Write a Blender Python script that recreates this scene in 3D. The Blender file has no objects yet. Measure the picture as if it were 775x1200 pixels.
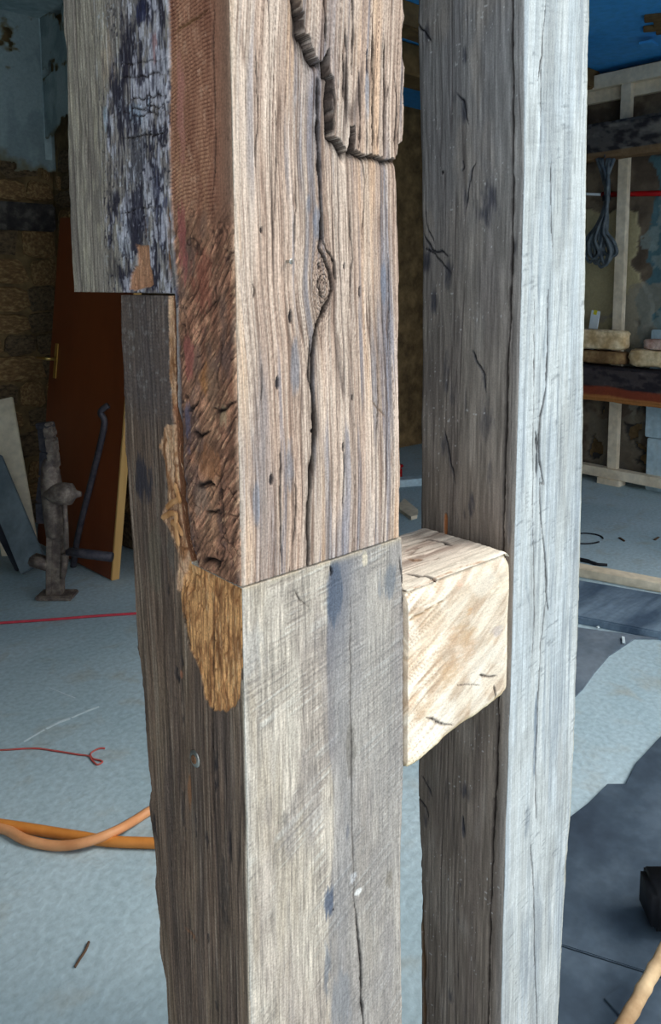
import bpy, bmesh, math, random
import numpy as np
from mathutils import Vector, Matrix
random.seed(4)
SC = bpy.context.scene
COL = SC.collection
# ------------------------------------------------------------------ camera, sky, sun, exposure
# World axes: X runs along the front opening, Y into the building, origin at the foot of the
# jointed post's near corner.  The camera stands outside, 0.76 m from that corner.
F, CX, CY = 905.0, 430.0, 444.0
PIT, YAW, CZ = math.radians(6.8), math.radians(43.5), 1.45
SP, CP, SY, CYW = math.sin(PIT), math.cos(PIT), math.sin(YAW), math.cos(YAW)
def ray(px, py):
    X = (px-CX)/F; Z = -(py-CY)/F
    y = CP+Z*SP; z = -SP+Z*CP
    return (X*CYW+y*SY, -X*SY+y*CYW, z)
_d = ray(283, 688); _k = .75/(CP-(688-CY)/F*SP)
CAM = (-_d[0]*_k, -_d[1]*_k, CZ)
def hit(px, py, ax, v):
    "where the line of sight through a measured point of the photograph meets the plane axis=v"
    d = ray(px, py); t = (v-CAM[ax])/d[ax]
    return Vector([CAM[i]+d[i]*t for i in range(3)])
def G(px, py, z=0.0): return hit(px, py, 2, z)
def AT(px, py, p):
    "point on the line of sight at the same forward distance as point p"
    d = ray(px, py); f = (SY, CYW)
    t = ((p[0]-CAM[0])*f[0]+(p[1]-CAM[1])*f[1])/(d[0]*f[0]+d[1]*f[1])
    return Vector([CAM[i]+d[i]*t for i in range(3)])

cd = bpy.data.cameras.new('camera'); cam = bpy.data.objects.new('camera', cd); COL.objects.link(cam)
cam.location = CAM; cam.rotation_euler = (math.pi/2-PIT, 0, -YAW)
cd.sensor_fit = 'AUTO'; cd.sensor_width = 36; cd.lens = F/1200*36
cd.shift_x = (387.5-CX)/1200; cd.shift_y = (CY-600)/1200; cd.clip_start = .02
SC.camera = cam

w = bpy.data.worlds.new('world'); SC.world = w; w.use_nodes = True
bg = w.node_tree.nodes['Background']; bg.inputs[0].default_value = (.85, .93, 1.0, 1); bg.inputs[1].default_value = 1.75
sl = bpy.data.lights.new('sun', 'SUN'); sl.energy = 2.6; sl.angle = math.radians(28); sl.color = (1.0, .95, .88)
so = bpy.data.objects.new('sun', sl); COL.objects.link(so)
so.rotation_euler = Vector((-.55, .62, -.80)).to_track_quat('-Z', 'Y').to_euler()
so.location = (3, -4, 5)
SC.view_settings.view_transform = 'Standard'; SC.view_settings.look = 'None'
SC.view_settings.gamma = 1; SC.view_settings.exposure = 0.0; SC.view_settings.use_curve_mapping = False

# ------------------------------------------------------------------ noise (numpy)
_T = np.random.RandomState(11).rand(256, 256).astype(np.float32)
def vn(x, y, s=0):
    x = np.asarray(x, np.float64)+s*17.37; y = np.asarray(y, np.float64)+s*9.71
    xi = np.floor(x).astype(np.int64); yi = np.floor(y).astype(np.int64)
    fx = x-xi; fy = y-yi; fx = fx*fx*(3-2*fx); fy = fy*fy*(3-2*fy)
    a = _T[xi & 255, yi & 255]; b = _T[(xi+1) & 255, yi & 255]
    c = _T[xi & 255, (yi+1) & 255]; d = _T[(xi+1) & 255, (yi+1) & 255]
    return (a*(1-fx)+b*fx)*(1-fy)+(c*(1-fx)+d*fx)*fy
def fbm(x, y, s=0, o=4, g=.5):
    t = 0; A = 1; n = 0
    for i in range(o):
        t = t+A*vn(x*2**i, y*2**i, s+i*3); n += A; A *= g
    return t/n
def sst(a, b, x):
    t = np.clip((x-a)/(b-a), 0, 1); return t*t*(3-2*t)
def lin(c):
    c = np.clip(c, 0, 1); return np.where(c <= .04045, c/12.92, ((c+.055)/1.055)**2.4)
def rgb(r, g, b): return np.array([r, g, b], float)/255
def L3(r, g, b): return tuple(float(v) for v in lin(rgb(r, g, b)))
def interp_px(pts, plane, val, ucoord, zz):
    "measured outline points -> u as a function of z"
    q = sorted(((hit(x, y, plane, val)[2], hit(x, y, plane, val)[ucoord]) for x, y in pts))
    return np.interp(zz, [a for a, b in q], [b for a, b in q])

class Field:
    "height and colour of one timber face in metres (U across, Z up the timber)"
    def __init__(s, U, Z, conv):
        s.U, s.Z, s.conv = U, Z, conv
        s.H = np.zeros_like(U); s.C = np.zeros(U.shape+(3,))
        s.wu = U+.0013*(vn(U*60, Z*40, 5)-.5)*2+.0006*(vn(U*300, Z*160, 6)-.5)*2
        s.wz = Z+.003*(vn(U*90, Z*60, 8)-.5)*2
    def base(s, c): s.C[:] = rgb(*c)
    def mix(s, m, c):
        m = np.clip(m, 0, 1)[..., None]; s.C = s.C*(1-m)+rgb(*c)*m
    def mul(s, f): s.C = s.C*f[..., None]
    def pts(s, p): return [s.conv(*q) for q in p]
    def dist(s, p, U=None, Z=None):
        U = s.wu if U is None else U; Z = s.wz if Z is None else Z
        d = np.full(U.shape, 9.)
        for (x0, z0), (x1, z1) in zip(p[:-1], p[1:]):
            dx, dz = x1-x0, z1-z0; L = dx*dx+dz*dz+1e-12
            t = np.clip(((U-x0)*dx+(Z-z0)*dz)/L, 0, 1)
            d = np.minimum(d, np.hypot(U-x0-t*dx, Z-z0-t*dz))
        return d
    def crack(s, p, wd=.0012, dep=.004, dark=.75, col=(28, 22, 20)):
        q = s.pts(p); d = s.dist(q)
        (xa, za), (xb, zb) = q[0], q[-1]; L2 = (xb-xa)**2+(zb-za)**2+1e-12
        tt = np.clip(((s.wu-xa)*(xb-xa)+(s.wz-za)*(zb-za))/L2, 0, 1)
        wv = wd*(.45+1.1*vn(s.Z*60, s.U*8, 31))*(np.clip(4*tt*(1-tt)*1.6, .12, 1) if L2 < .04 else np.clip(.55+6*tt*(1-tt), .55, 1))
        m = 1-sst(wv*.35, wv*1.3, d)
        s.H -= dep*m; s.mix(m*dark, col)
        s.mix((1-sst(wv*1.0, wv*2.6+.0006, d))*dark*.35, col)
    def blob(s, c, rx, rz, col, k=.8, rag=.7, sc=60, st=.35, soft=.5, dep=0, seed=0):
        x, z = s.conv(*c); a, b = rx*.00088, rz*.00088
        r = ((s.U-x)/a)**2+((s.Z-z)/b)**2
        n = .6*fbm(s.U*sc, s.Z*sc*st, 40+seed, 4)+.4*fbm(s.U*420, s.Z*70, 47+seed, 2)-.5
        m = sst(0, soft, 1-r+n*4*rag)*(r < 6)
        s.mix(m*k, col); s.H -= dep*m
        return m
    def inside(s, p, warp=.0):
        q = s.pts(p); U = s.wu if warp else s.U; Z = s.wz if warp else s.Z
        r = np.zeros(U.shape, bool); n = len(q)
        for i in range(n):
            x0, z0 = q[i]; x1, z1 = q[(i+1) % n]
            if abs(z1-z0) < 1e-9: continue
            r ^= ((z0 > Z) != (z1 > Z)) & (U < (x1-x0)*(Z-z0)/(z1-z0)+x0)
        d = s.dist(q+[q[0]], U, Z)
        return np.where(r, -d, d)
    def lines(s, fu, fz, k=.35, h=.0008, seed=0, warp=0, U=None, sharp=.16, col=(60, 50, 44)):
        U = s.U if U is None else U
        n = vn(U*fu+warp*vn(s.Z*6, U*8, seed+2), s.Z*fz, seed)
        m = 1-sst(0, sharp, np.abs(n-.5))
        a = vn(U*fu*.21, s.Z*fz*.35, seed+9)
        m = m*sst(.25, .75, a)
        s.H -= h*m; s.mix(m*k, col); return m

# ------------------------------------------------------------------ materials
def nn(nt, t, **kw):
    n = nt.nodes.new(t)
    for k, v in kw.items(): setattr(n, k, v)
    return n
def new_mat(name, rough=.85, spec=.25):
    m = bpy.data.materials.new(name); m.use_nodes = True; nt = m.node_tree
    p = nt.nodes['Principled BSDF']; p.inputs['Roughness'].default_value = rough
    p.inputs['Specular IOR Level'].default_value = spec
    return m, nt, p
def attr_mat(name, sx=1300, sz=70, amt=.36, bump=.35, bd=.0005, rough=.88, vec=None):
    "wood whose colour comes from the timber's own painted-on grain, with finer fibre noise on top"
    m, nt, p = new_mat(name, rough, .18); lk = nt.links.new
    at = nn(nt, 'ShaderNodeAttribute', attribute_name='Col')
    tc = nn(nt, 'ShaderNodeTexCoord'); mp = nn(nt, 'ShaderNodeMapping'); mp.inputs['Scale'].default_value = vec or (sx, sx, sz)
    lk(tc.outputs['Object'], mp.inputs[0])
    no = nn(nt, 'ShaderNodeTexNoise'); no.inputs['Scale'].default_value = 1; no.inputs['Detail'].default_value = 3
    lk(mp.outputs[0], no.inputs['Vector'])
    n2 = nn(nt, 'ShaderNodeTexNoise'); n2.inputs['Scale'].default_value = 420; n2.inputs['Detail'].default_value = 2
    lk(tc.outputs['Object'], n2.inputs['Vector'])
    ad = nn(nt, 'ShaderNodeMath', operation='ADD'); lk(no.outputs[0], ad.inputs[0]); lk(n2.outputs[0], ad.inputs[1])
    mr = nn(nt, 'ShaderNodeMapRange'); mr.inputs[1].default_value = .65; mr.inputs[2].default_value = 1.35
    mr.inputs[3].default_value = 1-amt; mr.inputs[4].default_value = 1+amt; lk(ad.outputs[0], mr.inputs[0])
    vm = nn(nt, 'ShaderNodeVectorMath', operation='SCALE'); lk(at.outputs['Color'], vm.inputs[0]); lk(mr.outputs[0], vm.inputs['Scale'])
    lk(vm.outputs[0], p.inputs['Base Color'])
    bp = nn(nt, 'ShaderNodeBump'); bp.inputs['Strength'].default_value = bump; bp.inputs['Distance'].default_value = bd
    lk(ad.outputs[0], bp.inputs['Height']); lk(bp.outputs[0], p.inputs['Normal'])
    return m
def mat(name, c1, c2=None, rough=.8, sc=12, st=(1, 1, 1), bump=.2, bd=.002, spec=.3, metal=0, det=5, c3=None, fine=0):
    m, nt, p = new_mat(name, rough, spec); lk = nt.links.new; p.inputs['Metallic'].default_value = metal
    c2 = c2 or c1
    tc = nn(nt, 'ShaderNodeTexCoord'); mp = nn(nt, 'ShaderNodeMapping'); mp.inputs['Scale'].default_value = st
    lk(tc.outputs['Object'], mp.inputs[0])
    no = nn(nt, 'ShaderNodeTexNoise'); no.inputs['Scale'].default_value = sc; no.inputs['Detail'].default_value = det
    no.inputs['Roughness'].default_value = .6
    lk(mp.outputs[0], no.inputs['Vector'])
    cr = nn(nt, 'ShaderNodeValToRGB'); e = cr.color_ramp.elements
    e[0].position = .36; e[1].position = .64
    e[0].color = L3(*c1)+(1,); e[1].color = L3(*c2)+(1,)
    if c3: x = e.new(.5); x.color = L3(*c3)+(1,)
    lk(no.outputs[0], cr.inputs[0]); out = cr.outputs[0]
    if fine:
        n2 = nn(nt, 'ShaderNodeTexNoise'); n2.inputs['Scale'].default_value = sc*fine; n2.inputs['Detail'].default_value = 4
        lk(tc.outputs['Object'], n2.inputs['Vector'])
        mr = nn(nt, 'ShaderNodeMapRange'); mr.inputs[1].default_value = .3; mr.inputs[2].default_value = .7
        mr.inputs[3].default_value = .86; mr.inputs[4].default_value = 1.1; lk(n2.outputs[0], mr.inputs[0])
        vm = nn(nt, 'ShaderNodeVectorMath', operation='SCALE'); lk(out, vm.inputs[0]); lk(mr.outputs[0], vm.inputs['Scale']); out = vm.outputs[0]
    lk(out, p.inputs['Base Color'])
    bp = nn(nt, 'ShaderNodeBump'); bp.inputs['Strength'].default_value = bump; bp.inputs['Distance'].default_value = bd
    lk(no.outputs[0], bp.inputs['Height']); lk(bp.outputs[0], p.inputs['Normal'])
    return m
M = {}
M['oak'] = attr_mat('weathered_oak')
M['oakR'] = attr_mat('bleached_oak', 1000, 60, .2, .25)
M['oakX'] = attr_mat('pale_rail_oak', 1, 1, .2, .25, vec=(60, 1000, 1000))
M['attr'] = attr_mat('old_wall_surface', 60, 60, .15, .4, .004)
M['stone'] = mat('rubble_stone', (112, 84, 54), (170, 138, 94), .95, 9, bump=.6, bd=.01, c3=(136, 104, 70), fine=5)
M['stoned'] = mat('dark_rubble_stone', (74, 60, 46), (124, 102, 76), .95, 8, bump=.6, bd=.01, fine=5)
M['mortar'] = mat('earth_mortar', (92, 74, 50), (140, 114, 78), .97, 7, bump=.7, bd=.012, fine=6)
M['plaster'] = mat('blue_grey_plaster', (150, 172, 178), (188, 204, 206), .9, 3.2, bump=.3, bd=.004, c3=(172, 190, 194), fine=8)
M['door'] = mat('red_brown_door', (112, 52, 24), (138, 68, 32), .45, 2.2, (1, 1, .35), bump=.05, spec=.4)
M['lip'] = mat('pine_lipping', (196, 150, 88), (214, 170, 108), .6, 8, (1, 1, .1), bump=.05)
M['brass'] = mat('brass', (190, 160, 90), (210, 180, 110), .35, 20, metal=.9, bump=.03)
M['iron'] = mat('rusty_iron', (96, 84, 80), (150, 136, 124), .62, 30, bump=.4, bd=.002, metal=.35, c3=(120, 106, 98))
M['irond'] = mat('dark_iron', (60, 58, 68), (88, 82, 86), .55, 30, bump=.3, bd=.001, metal=.4)
M['gplank'] = mat('grey_painted_board', (96, 108, 116), (128, 140, 146), .8, 5, (1, 1, .3), bump=.15, fine=6)
M['dplank'] = mat('dark_board', (40, 44, 54), (62, 64, 72), .8, 5, (1, 1, .3), bump=.15)
M['pale'] = mat('pale_sawn_pine', (214, 198, 172), (236, 222, 198), .75, 5, (1, 1, 1), bump=.12, fine=5)
M['oldbeam'] = mat('old_dark_beam', (48, 44, 44), (98, 92, 86), .9, 6, (3, .6, 3), bump=.8, bd=.008, c3=(66, 60, 58), fine=7)
M['redbeam'] = mat('reddish_split_wood', (92, 52, 34), (150, 104, 66), .9, 5, (3, .5, 6), bump=.7, bd=.006, fine=6)
M['orange'] = mat('orange_hose', (196, 122, 52), (216, 140, 66), .5, 14, bump=.05, spec=.4)
M['peach'] = mat('faded_orange_hose', (206, 140, 92), (222, 160, 112), .5, 14, bump=.05, spec=.4)
M['redline'] = mat('red_string', (206, 70, 82), (190, 60, 74), .7, 30, bump=.1)
M['redcord'] = mat('dusty_red_cord', (168, 92, 84), (190, 80, 76), .75, 30, bump=.1)
M['redpipe'] = mat('red_plastic', (178, 12, 16), (150, 8, 14), .45, 12, bump=.05)
M['white'] = mat('white_board', (208, 222, 228), (228, 236, 240), .8, 6, bump=.08)
M['foam'] = mat('insulation_board', (170, 194, 206), (202, 220, 226), .85, 5, bump=.1, fine=6)
M['black'] = mat('black_rubber', (18, 19, 24), (34, 36, 42), .6, 14, bump=.1)
M['cable'] = mat('grey_cable', (70, 78, 84), (108, 116, 120), .5, 20, bump=.1)
M['yellow'] = mat('yellow_tip', (224, 214, 60), (236, 226, 80), .6, 10)
M['twig'] = mat('twig_bark', (72, 54, 42), (98, 76, 60), .9, 40, bump=.4)
M['chalk'] = mat('chalk', (186, 202, 208), (206, 220, 226), .95, 40, bump=.2)
M['stick'] = mat('debarked_pole', (150, 118, 84), (206, 178, 140), .8, 9, (1, 1, 1), bump=.4, fine=5)
M['zinc'] = mat('zinc_plated_steel', (150, 148, 142), (190, 188, 180), .35, 60, metal=.85, bump=.1, bd=.0005)
M['nail'] = mat('rusted_nail', (92, 66, 50), (128, 92, 66), .7, 120, metal=.3, bump=.3, bd=.0004)
M['fresh'] = mat('fresh_torn_oak', (168, 116, 70), (206, 156, 108), .8, 60, (1, 1, .15), bump=.5, bd=.001)
M['slate'] = mat('dark_slate', (52, 64, 78), (84, 98, 112), .55, 3.5, bump=.25, bd=.003, c3=(64, 78, 92), fine=9, spec=.35)
M['slateb'] = mat('grey_slate', (84, 98, 112), (112, 124, 136), .65, 4, bump=.2, bd=.003, fine=9)
M['slatec'] = mat('blue_slate', (66, 84, 104), (116, 136, 154), .6, 4, (.4, 2.5, 1), bump=.35, bd=.003, fine=9)
M['brickp'] = mat('pink_brick', (176, 132, 116), (214, 188, 174), .9, 14, bump=.5, bd=.004, fine=4)
M['stonec'] = mat('cream_sandstone', (200, 166, 120), (240, 218, 180), .93, 9, bump=.6, bd=.006, c3=(224, 196, 152), fine=4)
M['hewnd'] = mat('joist_wood', (86, 66, 42), (120, 96, 62), .85, 6, (1, 1, 1), bump=.4, fine=5)

def floor_mat():
    m, nt, p = new_mat('scuffed_concrete', .72, .3); lk = nt.links.new
    tc = nn(nt, 'ShaderNodeTexCoord')
    def noise(sc, det, st=None, d=0):
        n = nn(nt, 'ShaderNodeTexNoise'); n.inputs['Scale'].default_value = sc; n.inputs['Detail'].default_value = det
        n.inputs['Distortion'].default_value = d; lk(tc.outputs['Object'], n.inputs['Vector']); return n
    a = noise(1.1, 6, d=.6); b = noise(7, 6, d=.4); c = noise(55, 6)
    cr = nn(nt, 'ShaderNodeValToRGB'); e = cr.color_ramp.elements
    e[0].position = .3; e[0].color = L3(154, 178, 188)+(1,); e[1].position = .7; e[1].color = L3(182, 200, 208)+(1,)
    lk(a.outputs[0], cr.inputs[0])
    c2 = nn(nt, 'ShaderNodeValToRGB'); e = c2.color_ramp.elements
    e[0].position = .55; e[0].color = (0, 0, 0, 1); e[1].position = .74; e[1].color = (.5, .5, .5, 1)
    lk(b.outputs[0], c2.inputs[0])
    mx = nn(nt, 'ShaderNodeMix', data_type='RGBA'); lk(c2.outputs[0], mx.inputs[0]); lk(cr.outputs[0], mx.inputs[6])
    mx.inputs[7].default_value = L3(160, 158, 146)+(1,)
    mr = nn(nt, 'ShaderNodeMapRange'); mr.inputs[1].default_value = .3; mr.inputs[2].default_value = .7
    mr.inputs[3].default_value = .84; mr.inputs[4].default_value = 1.12; lk(c.outputs[0], mr.inputs[0])
    vm = nn(nt, 'ShaderNodeVectorMath', operation='SCALE'); lk(mx.outputs[2], vm.inputs[0]); lk(mr.outputs[0], vm.inputs['Scale'])
    lk(vm.outputs[0], p.inputs['Base Color'])
    ad = nn(nt, 'ShaderNodeMath', operation='ADD'); lk(b.outputs[0], ad.inputs[0]); lk(c.outputs[0], ad.inputs[1])
    bp = nn(nt, 'ShaderNodeBump'); bp.inputs['Strength'].default_value = .5; bp.inputs['Distance'].default_value = .004
    lk(ad.outputs[0], bp.inputs['Height']); lk(bp.outputs[0], p.inputs['Normal'])
    return m
M['floor'] = floor_mat()
M['blue'] = mat('blue_painted_ceiling', (60, 150, 222), (76, 164, 232), .6, 2, bump=.08, fine=10)

# ------------------------------------------------------------------ object helpers
def tag(o, label=None, cat=None, group=None, kind=None):
    if label: o['label'] = label
    if cat: o['category'] = cat
    if group: o['group'] = group
    if kind: o['kind'] = kind
    return o
def link(name, me, m=None, parent=None, smooth=False):
    o = bpy.data.objects.new(name, me); COL.objects.link(o)
    if m is not None: me.materials.append(m)
    if parent is not None: o.parent = parent
    if smooth: me.shade_smooth()
    return o
def empty(name, loc, rz=0.0):
    o = bpy.data.objects.new(name, None); COL.objects.link(o); o.location = loc
    o.rotation_euler = (0, 0, rz); o.empty_display_size = .05; return o
def bm_obj(name, bm, m, parent=None, smooth=False):
    bmesh.ops.recalc_face_normals(bm, faces=bm.faces)
    me = bpy.data.meshes.new(name); bm.to_mesh(me); bm.free()
    o = link(name, me, m, None, smooth)
    if parent is not None:                      # shapes are written in world metres
        o.parent = parent; bpy.context.view_layer.update() if False else None
        o.matrix_parent_inverse = (Matrix.Translation(parent.location) @ parent.rotation_euler.to_matrix().to_4x4()).inverted()
    return o
def bbox(bm, lo, hi, bev=0.0, jit=0.0, cuts=0, seg=2):
    "bevelled box between two corners"
    b2 = bmesh.new(); bmesh.ops.create_cube(b2, size=1)
    for v in b2.verts: v.co = Vector([lo[i]+(v.co[i]+.5)*(hi[i]-lo[i]) for i in range(3)])
    if bev: bmesh.ops.bevel(b2, geom=b2.edges[:], offset=bev, segments=seg, affect='EDGES')
    if cuts: bmesh.ops.subdivide_edges(b2, edges=b2.edges[:], cuts=cuts, use_grid_fill=True)
    if jit:
        for v in b2.verts: v.co += Vector([random.uniform(-jit, jit) for _ in range(3)])
    join(bm, b2)
def join(bm, b2, mx=None):
    if mx is not None: b2.transform(mx)
    me = bpy.data.meshes.new('t'); b2.to_mesh(me); b2.free(); bm.from_mesh(me); bpy.data.meshes.remove(me)
def obox(bm, a, b, wd, th, up=(0, 0, 1), bev=.0, cuts=0, jit=0):
    "bar from a to b, wd across, th along 'up'"
    a, b = Vector(a), Vector(b); x = (b-a); L = x.length; x.normalize()
    y = Vector(up).cross(x).normalized(); z = x.cross(y)
    b2 = bmesh.new(); bbox(b2, (0, -wd/2, -th/2), (L, wd/2, th/2), bev, 0)
    if cuts:
        bmesh.ops.subdivide_edges(b2, edges=[e for e in b2.edges if abs((e.verts[0].co-e.verts[1].co).x) > L*.5], cuts=cuts)
    if jit:
        for v in b2.verts: v.co += Vector([random.uniform(-jit, jit) for _ in range(3)])
    mx = Matrix((x, y, z)).transposed().to_4x4(); mx.translation = a
    join(bm, b2, mx)
def tube(bm, pts, r, n=8, cap=True):
    pts = [Vector(p) for p in pts]; rs = r if isinstance(r, (list, tuple)) else [r]*len(pts)
    rings = []; prev = None
    for i, p in enumerate(pts):
        t = (pts[min(i+1, len(pts)-1)]-pts[max(i-1, 0)]).normalized()
        if prev is None:
            prev = t.cross(Vector((0, 0, 1)));
            if prev.length < .1: prev = t.cross(Vector((1, 0, 0)))
        u = (prev-t*prev.dot(t)).normalized(); prev = u; v = t.cross(u)
        rings.append([bm.verts.new(p+(u*math.cos(2*math.pi*k/n)+v*math.sin(2*math.pi*k/n))*rs[i]) for k in range(n)])
    for a, b in zip(rings[:-1], rings[1:]):
        for k in range(n): bm.faces.new((a[k], a[(k+1) % n], b[(k+1) % n], b[k]))
    if cap: bm.faces.new(rings[0][::-1]); bm.faces.new(rings[-1])
def spline(pts, k=8):
    P = [Vector(p) for p in pts]; P = [P[0]*2-P[1]]+P+[P[-1]*2-P[-2]]; out = []
    for i in range(1, len(P)-2):
        for j in range(k):
            t = j/k
            out.append(.5*((2*P[i])+(P[i+1]-P[i-1])*t+(2*P[i-1]-5*P[i]+4*P[i+1]-P[i+2])*t*t+(3*P[i]-3*P[i+1]+P[i+2]-P[i-1])*t**3))
    out.append(P[-2]); return out
def lathe(bm, prof, c, axis=(0, 0, 1), n=20):
    ax = Vector(axis).normalized(); q = Vector((0, 0, 1)).rotation_difference(ax)
    rings = []
    for r, h in prof:
        rings.append([bm.verts.new(Vector(c)+q @ Vector((max(r, 1e-5)*math.cos(2*math.pi*k/n), max(r, 1e-5)*math.sin(2*math.pi*k/n), h))) for k in range(n)])
    for a, b in zip(rings[:-1], rings[1:]):
        for k in range(n): bm.faces.new((a[k], a[(k+1) % n], b[(k+1) % n], b[k]))
    bm.faces.new(rings[0][::-1]); bm.faces.new(rings[-1])
def slab(bm, poly, z0, z1, bev=.003):
    b2 = bmesh.new(); vs = [b2.verts.new((p[0], p[1], z0)) for p in poly]; f = b2.faces.new(vs)
    r = bmesh.ops.extrude_face_region(b2, geom=[f])
    for v in r['geom']:
        if isinstance(v, bmesh.types.BMVert): v.co.z = z1
    bmesh.ops.recalc_face_normals(b2, faces=b2.faces)
    if bev: bmesh.ops.bevel(b2, geom=[e for e in b2.edges if e.verts[0].co.z > z0+1e-6 and e.verts[1].co.z > z0+1e-6], offset=bev, segments=2, affect='EDGES')
    join(bm, b2)

# ------------------------------------------------------------------ timbers: dense closed skins
def skin(name, loops, colors, m, parent=None):
    "loops: (rows, n, 3) rings joined into a closed mesh; colours per vertex"
    R, n = loops.shape[:2]; co = loops.reshape(-1, 3).astype(np.float32)
    i = np.arange(R-1)[:, None]*n; j = np.arange(n)[None]; j2 = (j+1) % n
    q = np.stack([i+j, i+j2, i+n+j2, i+n+j], -1).reshape(-1, 4)
    nv = R*n; caps = [np.arange(n)[::-1], np.arange(n)+(R-1)*n]
    li = np.concatenate([q.ravel()]+caps).astype(np.int32)
    ls = np.concatenate([np.arange(len(q))*4, [len(q)*4, len(q)*4+n]]).astype(np.int32)
    lt = np.concatenate([np.full(len(q), 4), [n, n]]).astype(np.int32)
    me = bpy.data.meshes.new(name); me.vertices.add(nv); me.vertices.foreach_set('co', co.ravel())
    me.loops.add(len(li)); me.loops.foreach_set('vertex_index', li)
    me.polygons.add(len(ls)); me.polygons.foreach_set('loop_start', ls); me.polygons.foreach_set('loop_total', lt)
    me.update(calc_edges=True)
    ca = me.color_attributes.new('Col', 'FLOAT_COLOR', 'POINT')
    c4 = np.ones((nv, 4), np.float32); c4[:, :3] = colors.reshape(-1, 3); ca.data.foreach_set('color', c4.ravel())
    me.shade_smooth()
    return link(name, me, m, parent)

def timber(name, z, a0, a1, b0, b1, nR, nS, nB, nL, fR=None, fL=None, m='oak', gain=(1, 1), loop='ab', wear=.003, fS=None, conv=None, brk=None, nbrk=0):
    """upright (or, with conv, turned) timber.  z rows; a across the outer face (b=b0), b into the building.
    faces in order: outer face R, side a=a1, back b=b1, inner-left face L (a=a0)."""
    one = np.ones_like(z); a0, a1, b0, b1 = [np.asarray(v)*one for v in (a0, a1, b0, b1)]
    segs = []
    for k, n in enumerate((nR, nS, nB, nL)):
        t = np.linspace(0, 1, n+1)[None]
        A0, A1, B0, B1 = [v[:, None] for v in (a0, a1, b0, b1)]
        if k == 0: A = A0+(A1-A0)*t; B = B0+0*t; u = A; nrm = (0, -1)
        if k == 1: B = B0+(B1-B0)*t; A = A1+0*t; u = B; nrm = (1, 0)
        if k == 2: A = A1+(A0-A1)*t; B = B1+0*t; u = A; nrm = (0, 1)
        if k == 3:
            if brk is None: B = B1+(B0-B1)*t
            else:                                  # keep the columns lined up across the step of the joint
                K = np.clip(brk[:, None], B0+2e-4, B1-2e-4); t1 = np.linspace(0, 1, nbrk+1)[None]; t2 = np.linspace(0, 1, n-nbrk+1)[None, 1:]
                B = np.concatenate([B1+(K-B1)*t1, K+(B0-K)*t2], 1)
            A = A0+0*t; u = B; nrm = (-1, 0)
        Z = z[:, None]+0*t
        cf = (fR, fS, None, fL)[k]
        lo, hi = (a0, a1) if k in (0, 2) else (b0, b1)
        fd = Field(u, Z, (lambda px, py, k=k: ((lambda h: (h[0], h[2]))(hit(px, py, 1, float(b0[len(z)//2]))) if k in (0, 2) else (lambda h: (h[1], h[2]))(hit(px, py, 0, float(a0[len(z)//2]))))))
        if conv and cf: fd.conv = conv[k]
        fd.lo = lo[:, None]+0*u; fd.hi = hi[:, None]+0*u
        if cf: cf(fd)
        else:
            fd.base((74, 62, 54)); fd.lines(260, 5, .4, .0008, 3)
        d = np.minimum(u-fd.lo, fd.hi-u); r = wear*(.6+1.3*fbm(Z*22, 0*u+k*7.3, 4))
        fd.H -= r*.32*np.clip(1-d/r, 0, 1)**2
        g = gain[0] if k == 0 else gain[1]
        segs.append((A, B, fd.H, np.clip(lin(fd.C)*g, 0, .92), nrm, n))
    N = nR+nS+nB+nL; P = np.zeros((len(z), N, 3)); C = np.zeros((len(z), N, 3)); W = np.zeros(N)
    o = 0
    for A, B, H, c, nrm, n in segs:
        P[:, o:o+n, 0] = A[:, :n]; P[:, o:o+n, 1] = B[:, :n]; o += n
    P[:, :, 2] = z[:, None]
    o = 0
    for A, B, H, c, nrm, n in segs:
        idx = (o+np.arange(n+1)) % N
        P[:, idx, 0] += H*nrm[0]; P[:, idx, 1] += H*nrm[1]
        C[:, idx] += c; W[idx] += 1; o += n
    return P, C/W[None, :, None]
def rows(segs):
    "z rows from (z0, z1, step) pieces; repeated ends are kept a hair apart"
    out = []
    for z0, z1, st in segs:
        k = max(1, int(round((z1-z0)/st))); out.append(np.linspace(z0, z1, k+1))
    z = np.concatenate(out)
    for i in range(1, len(z)):
        if z[i] <= z[i-1]: z[i] = z[i-1]+2e-5
    return z
def sm(a, b, z): return sst(a, b, z)

ZJ = float(hit(283, 688, 1, 0)[2])                # the butt of the joint
ZB = float(hit(88, 342, 0, 0)[2])                 # underside of the overhanging block
CEIL = 3.0
SEAM = [(205, 338), (207, 400), (208, 470), (211, 540), (214, 590), (219, 630), (226, 657)]

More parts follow.
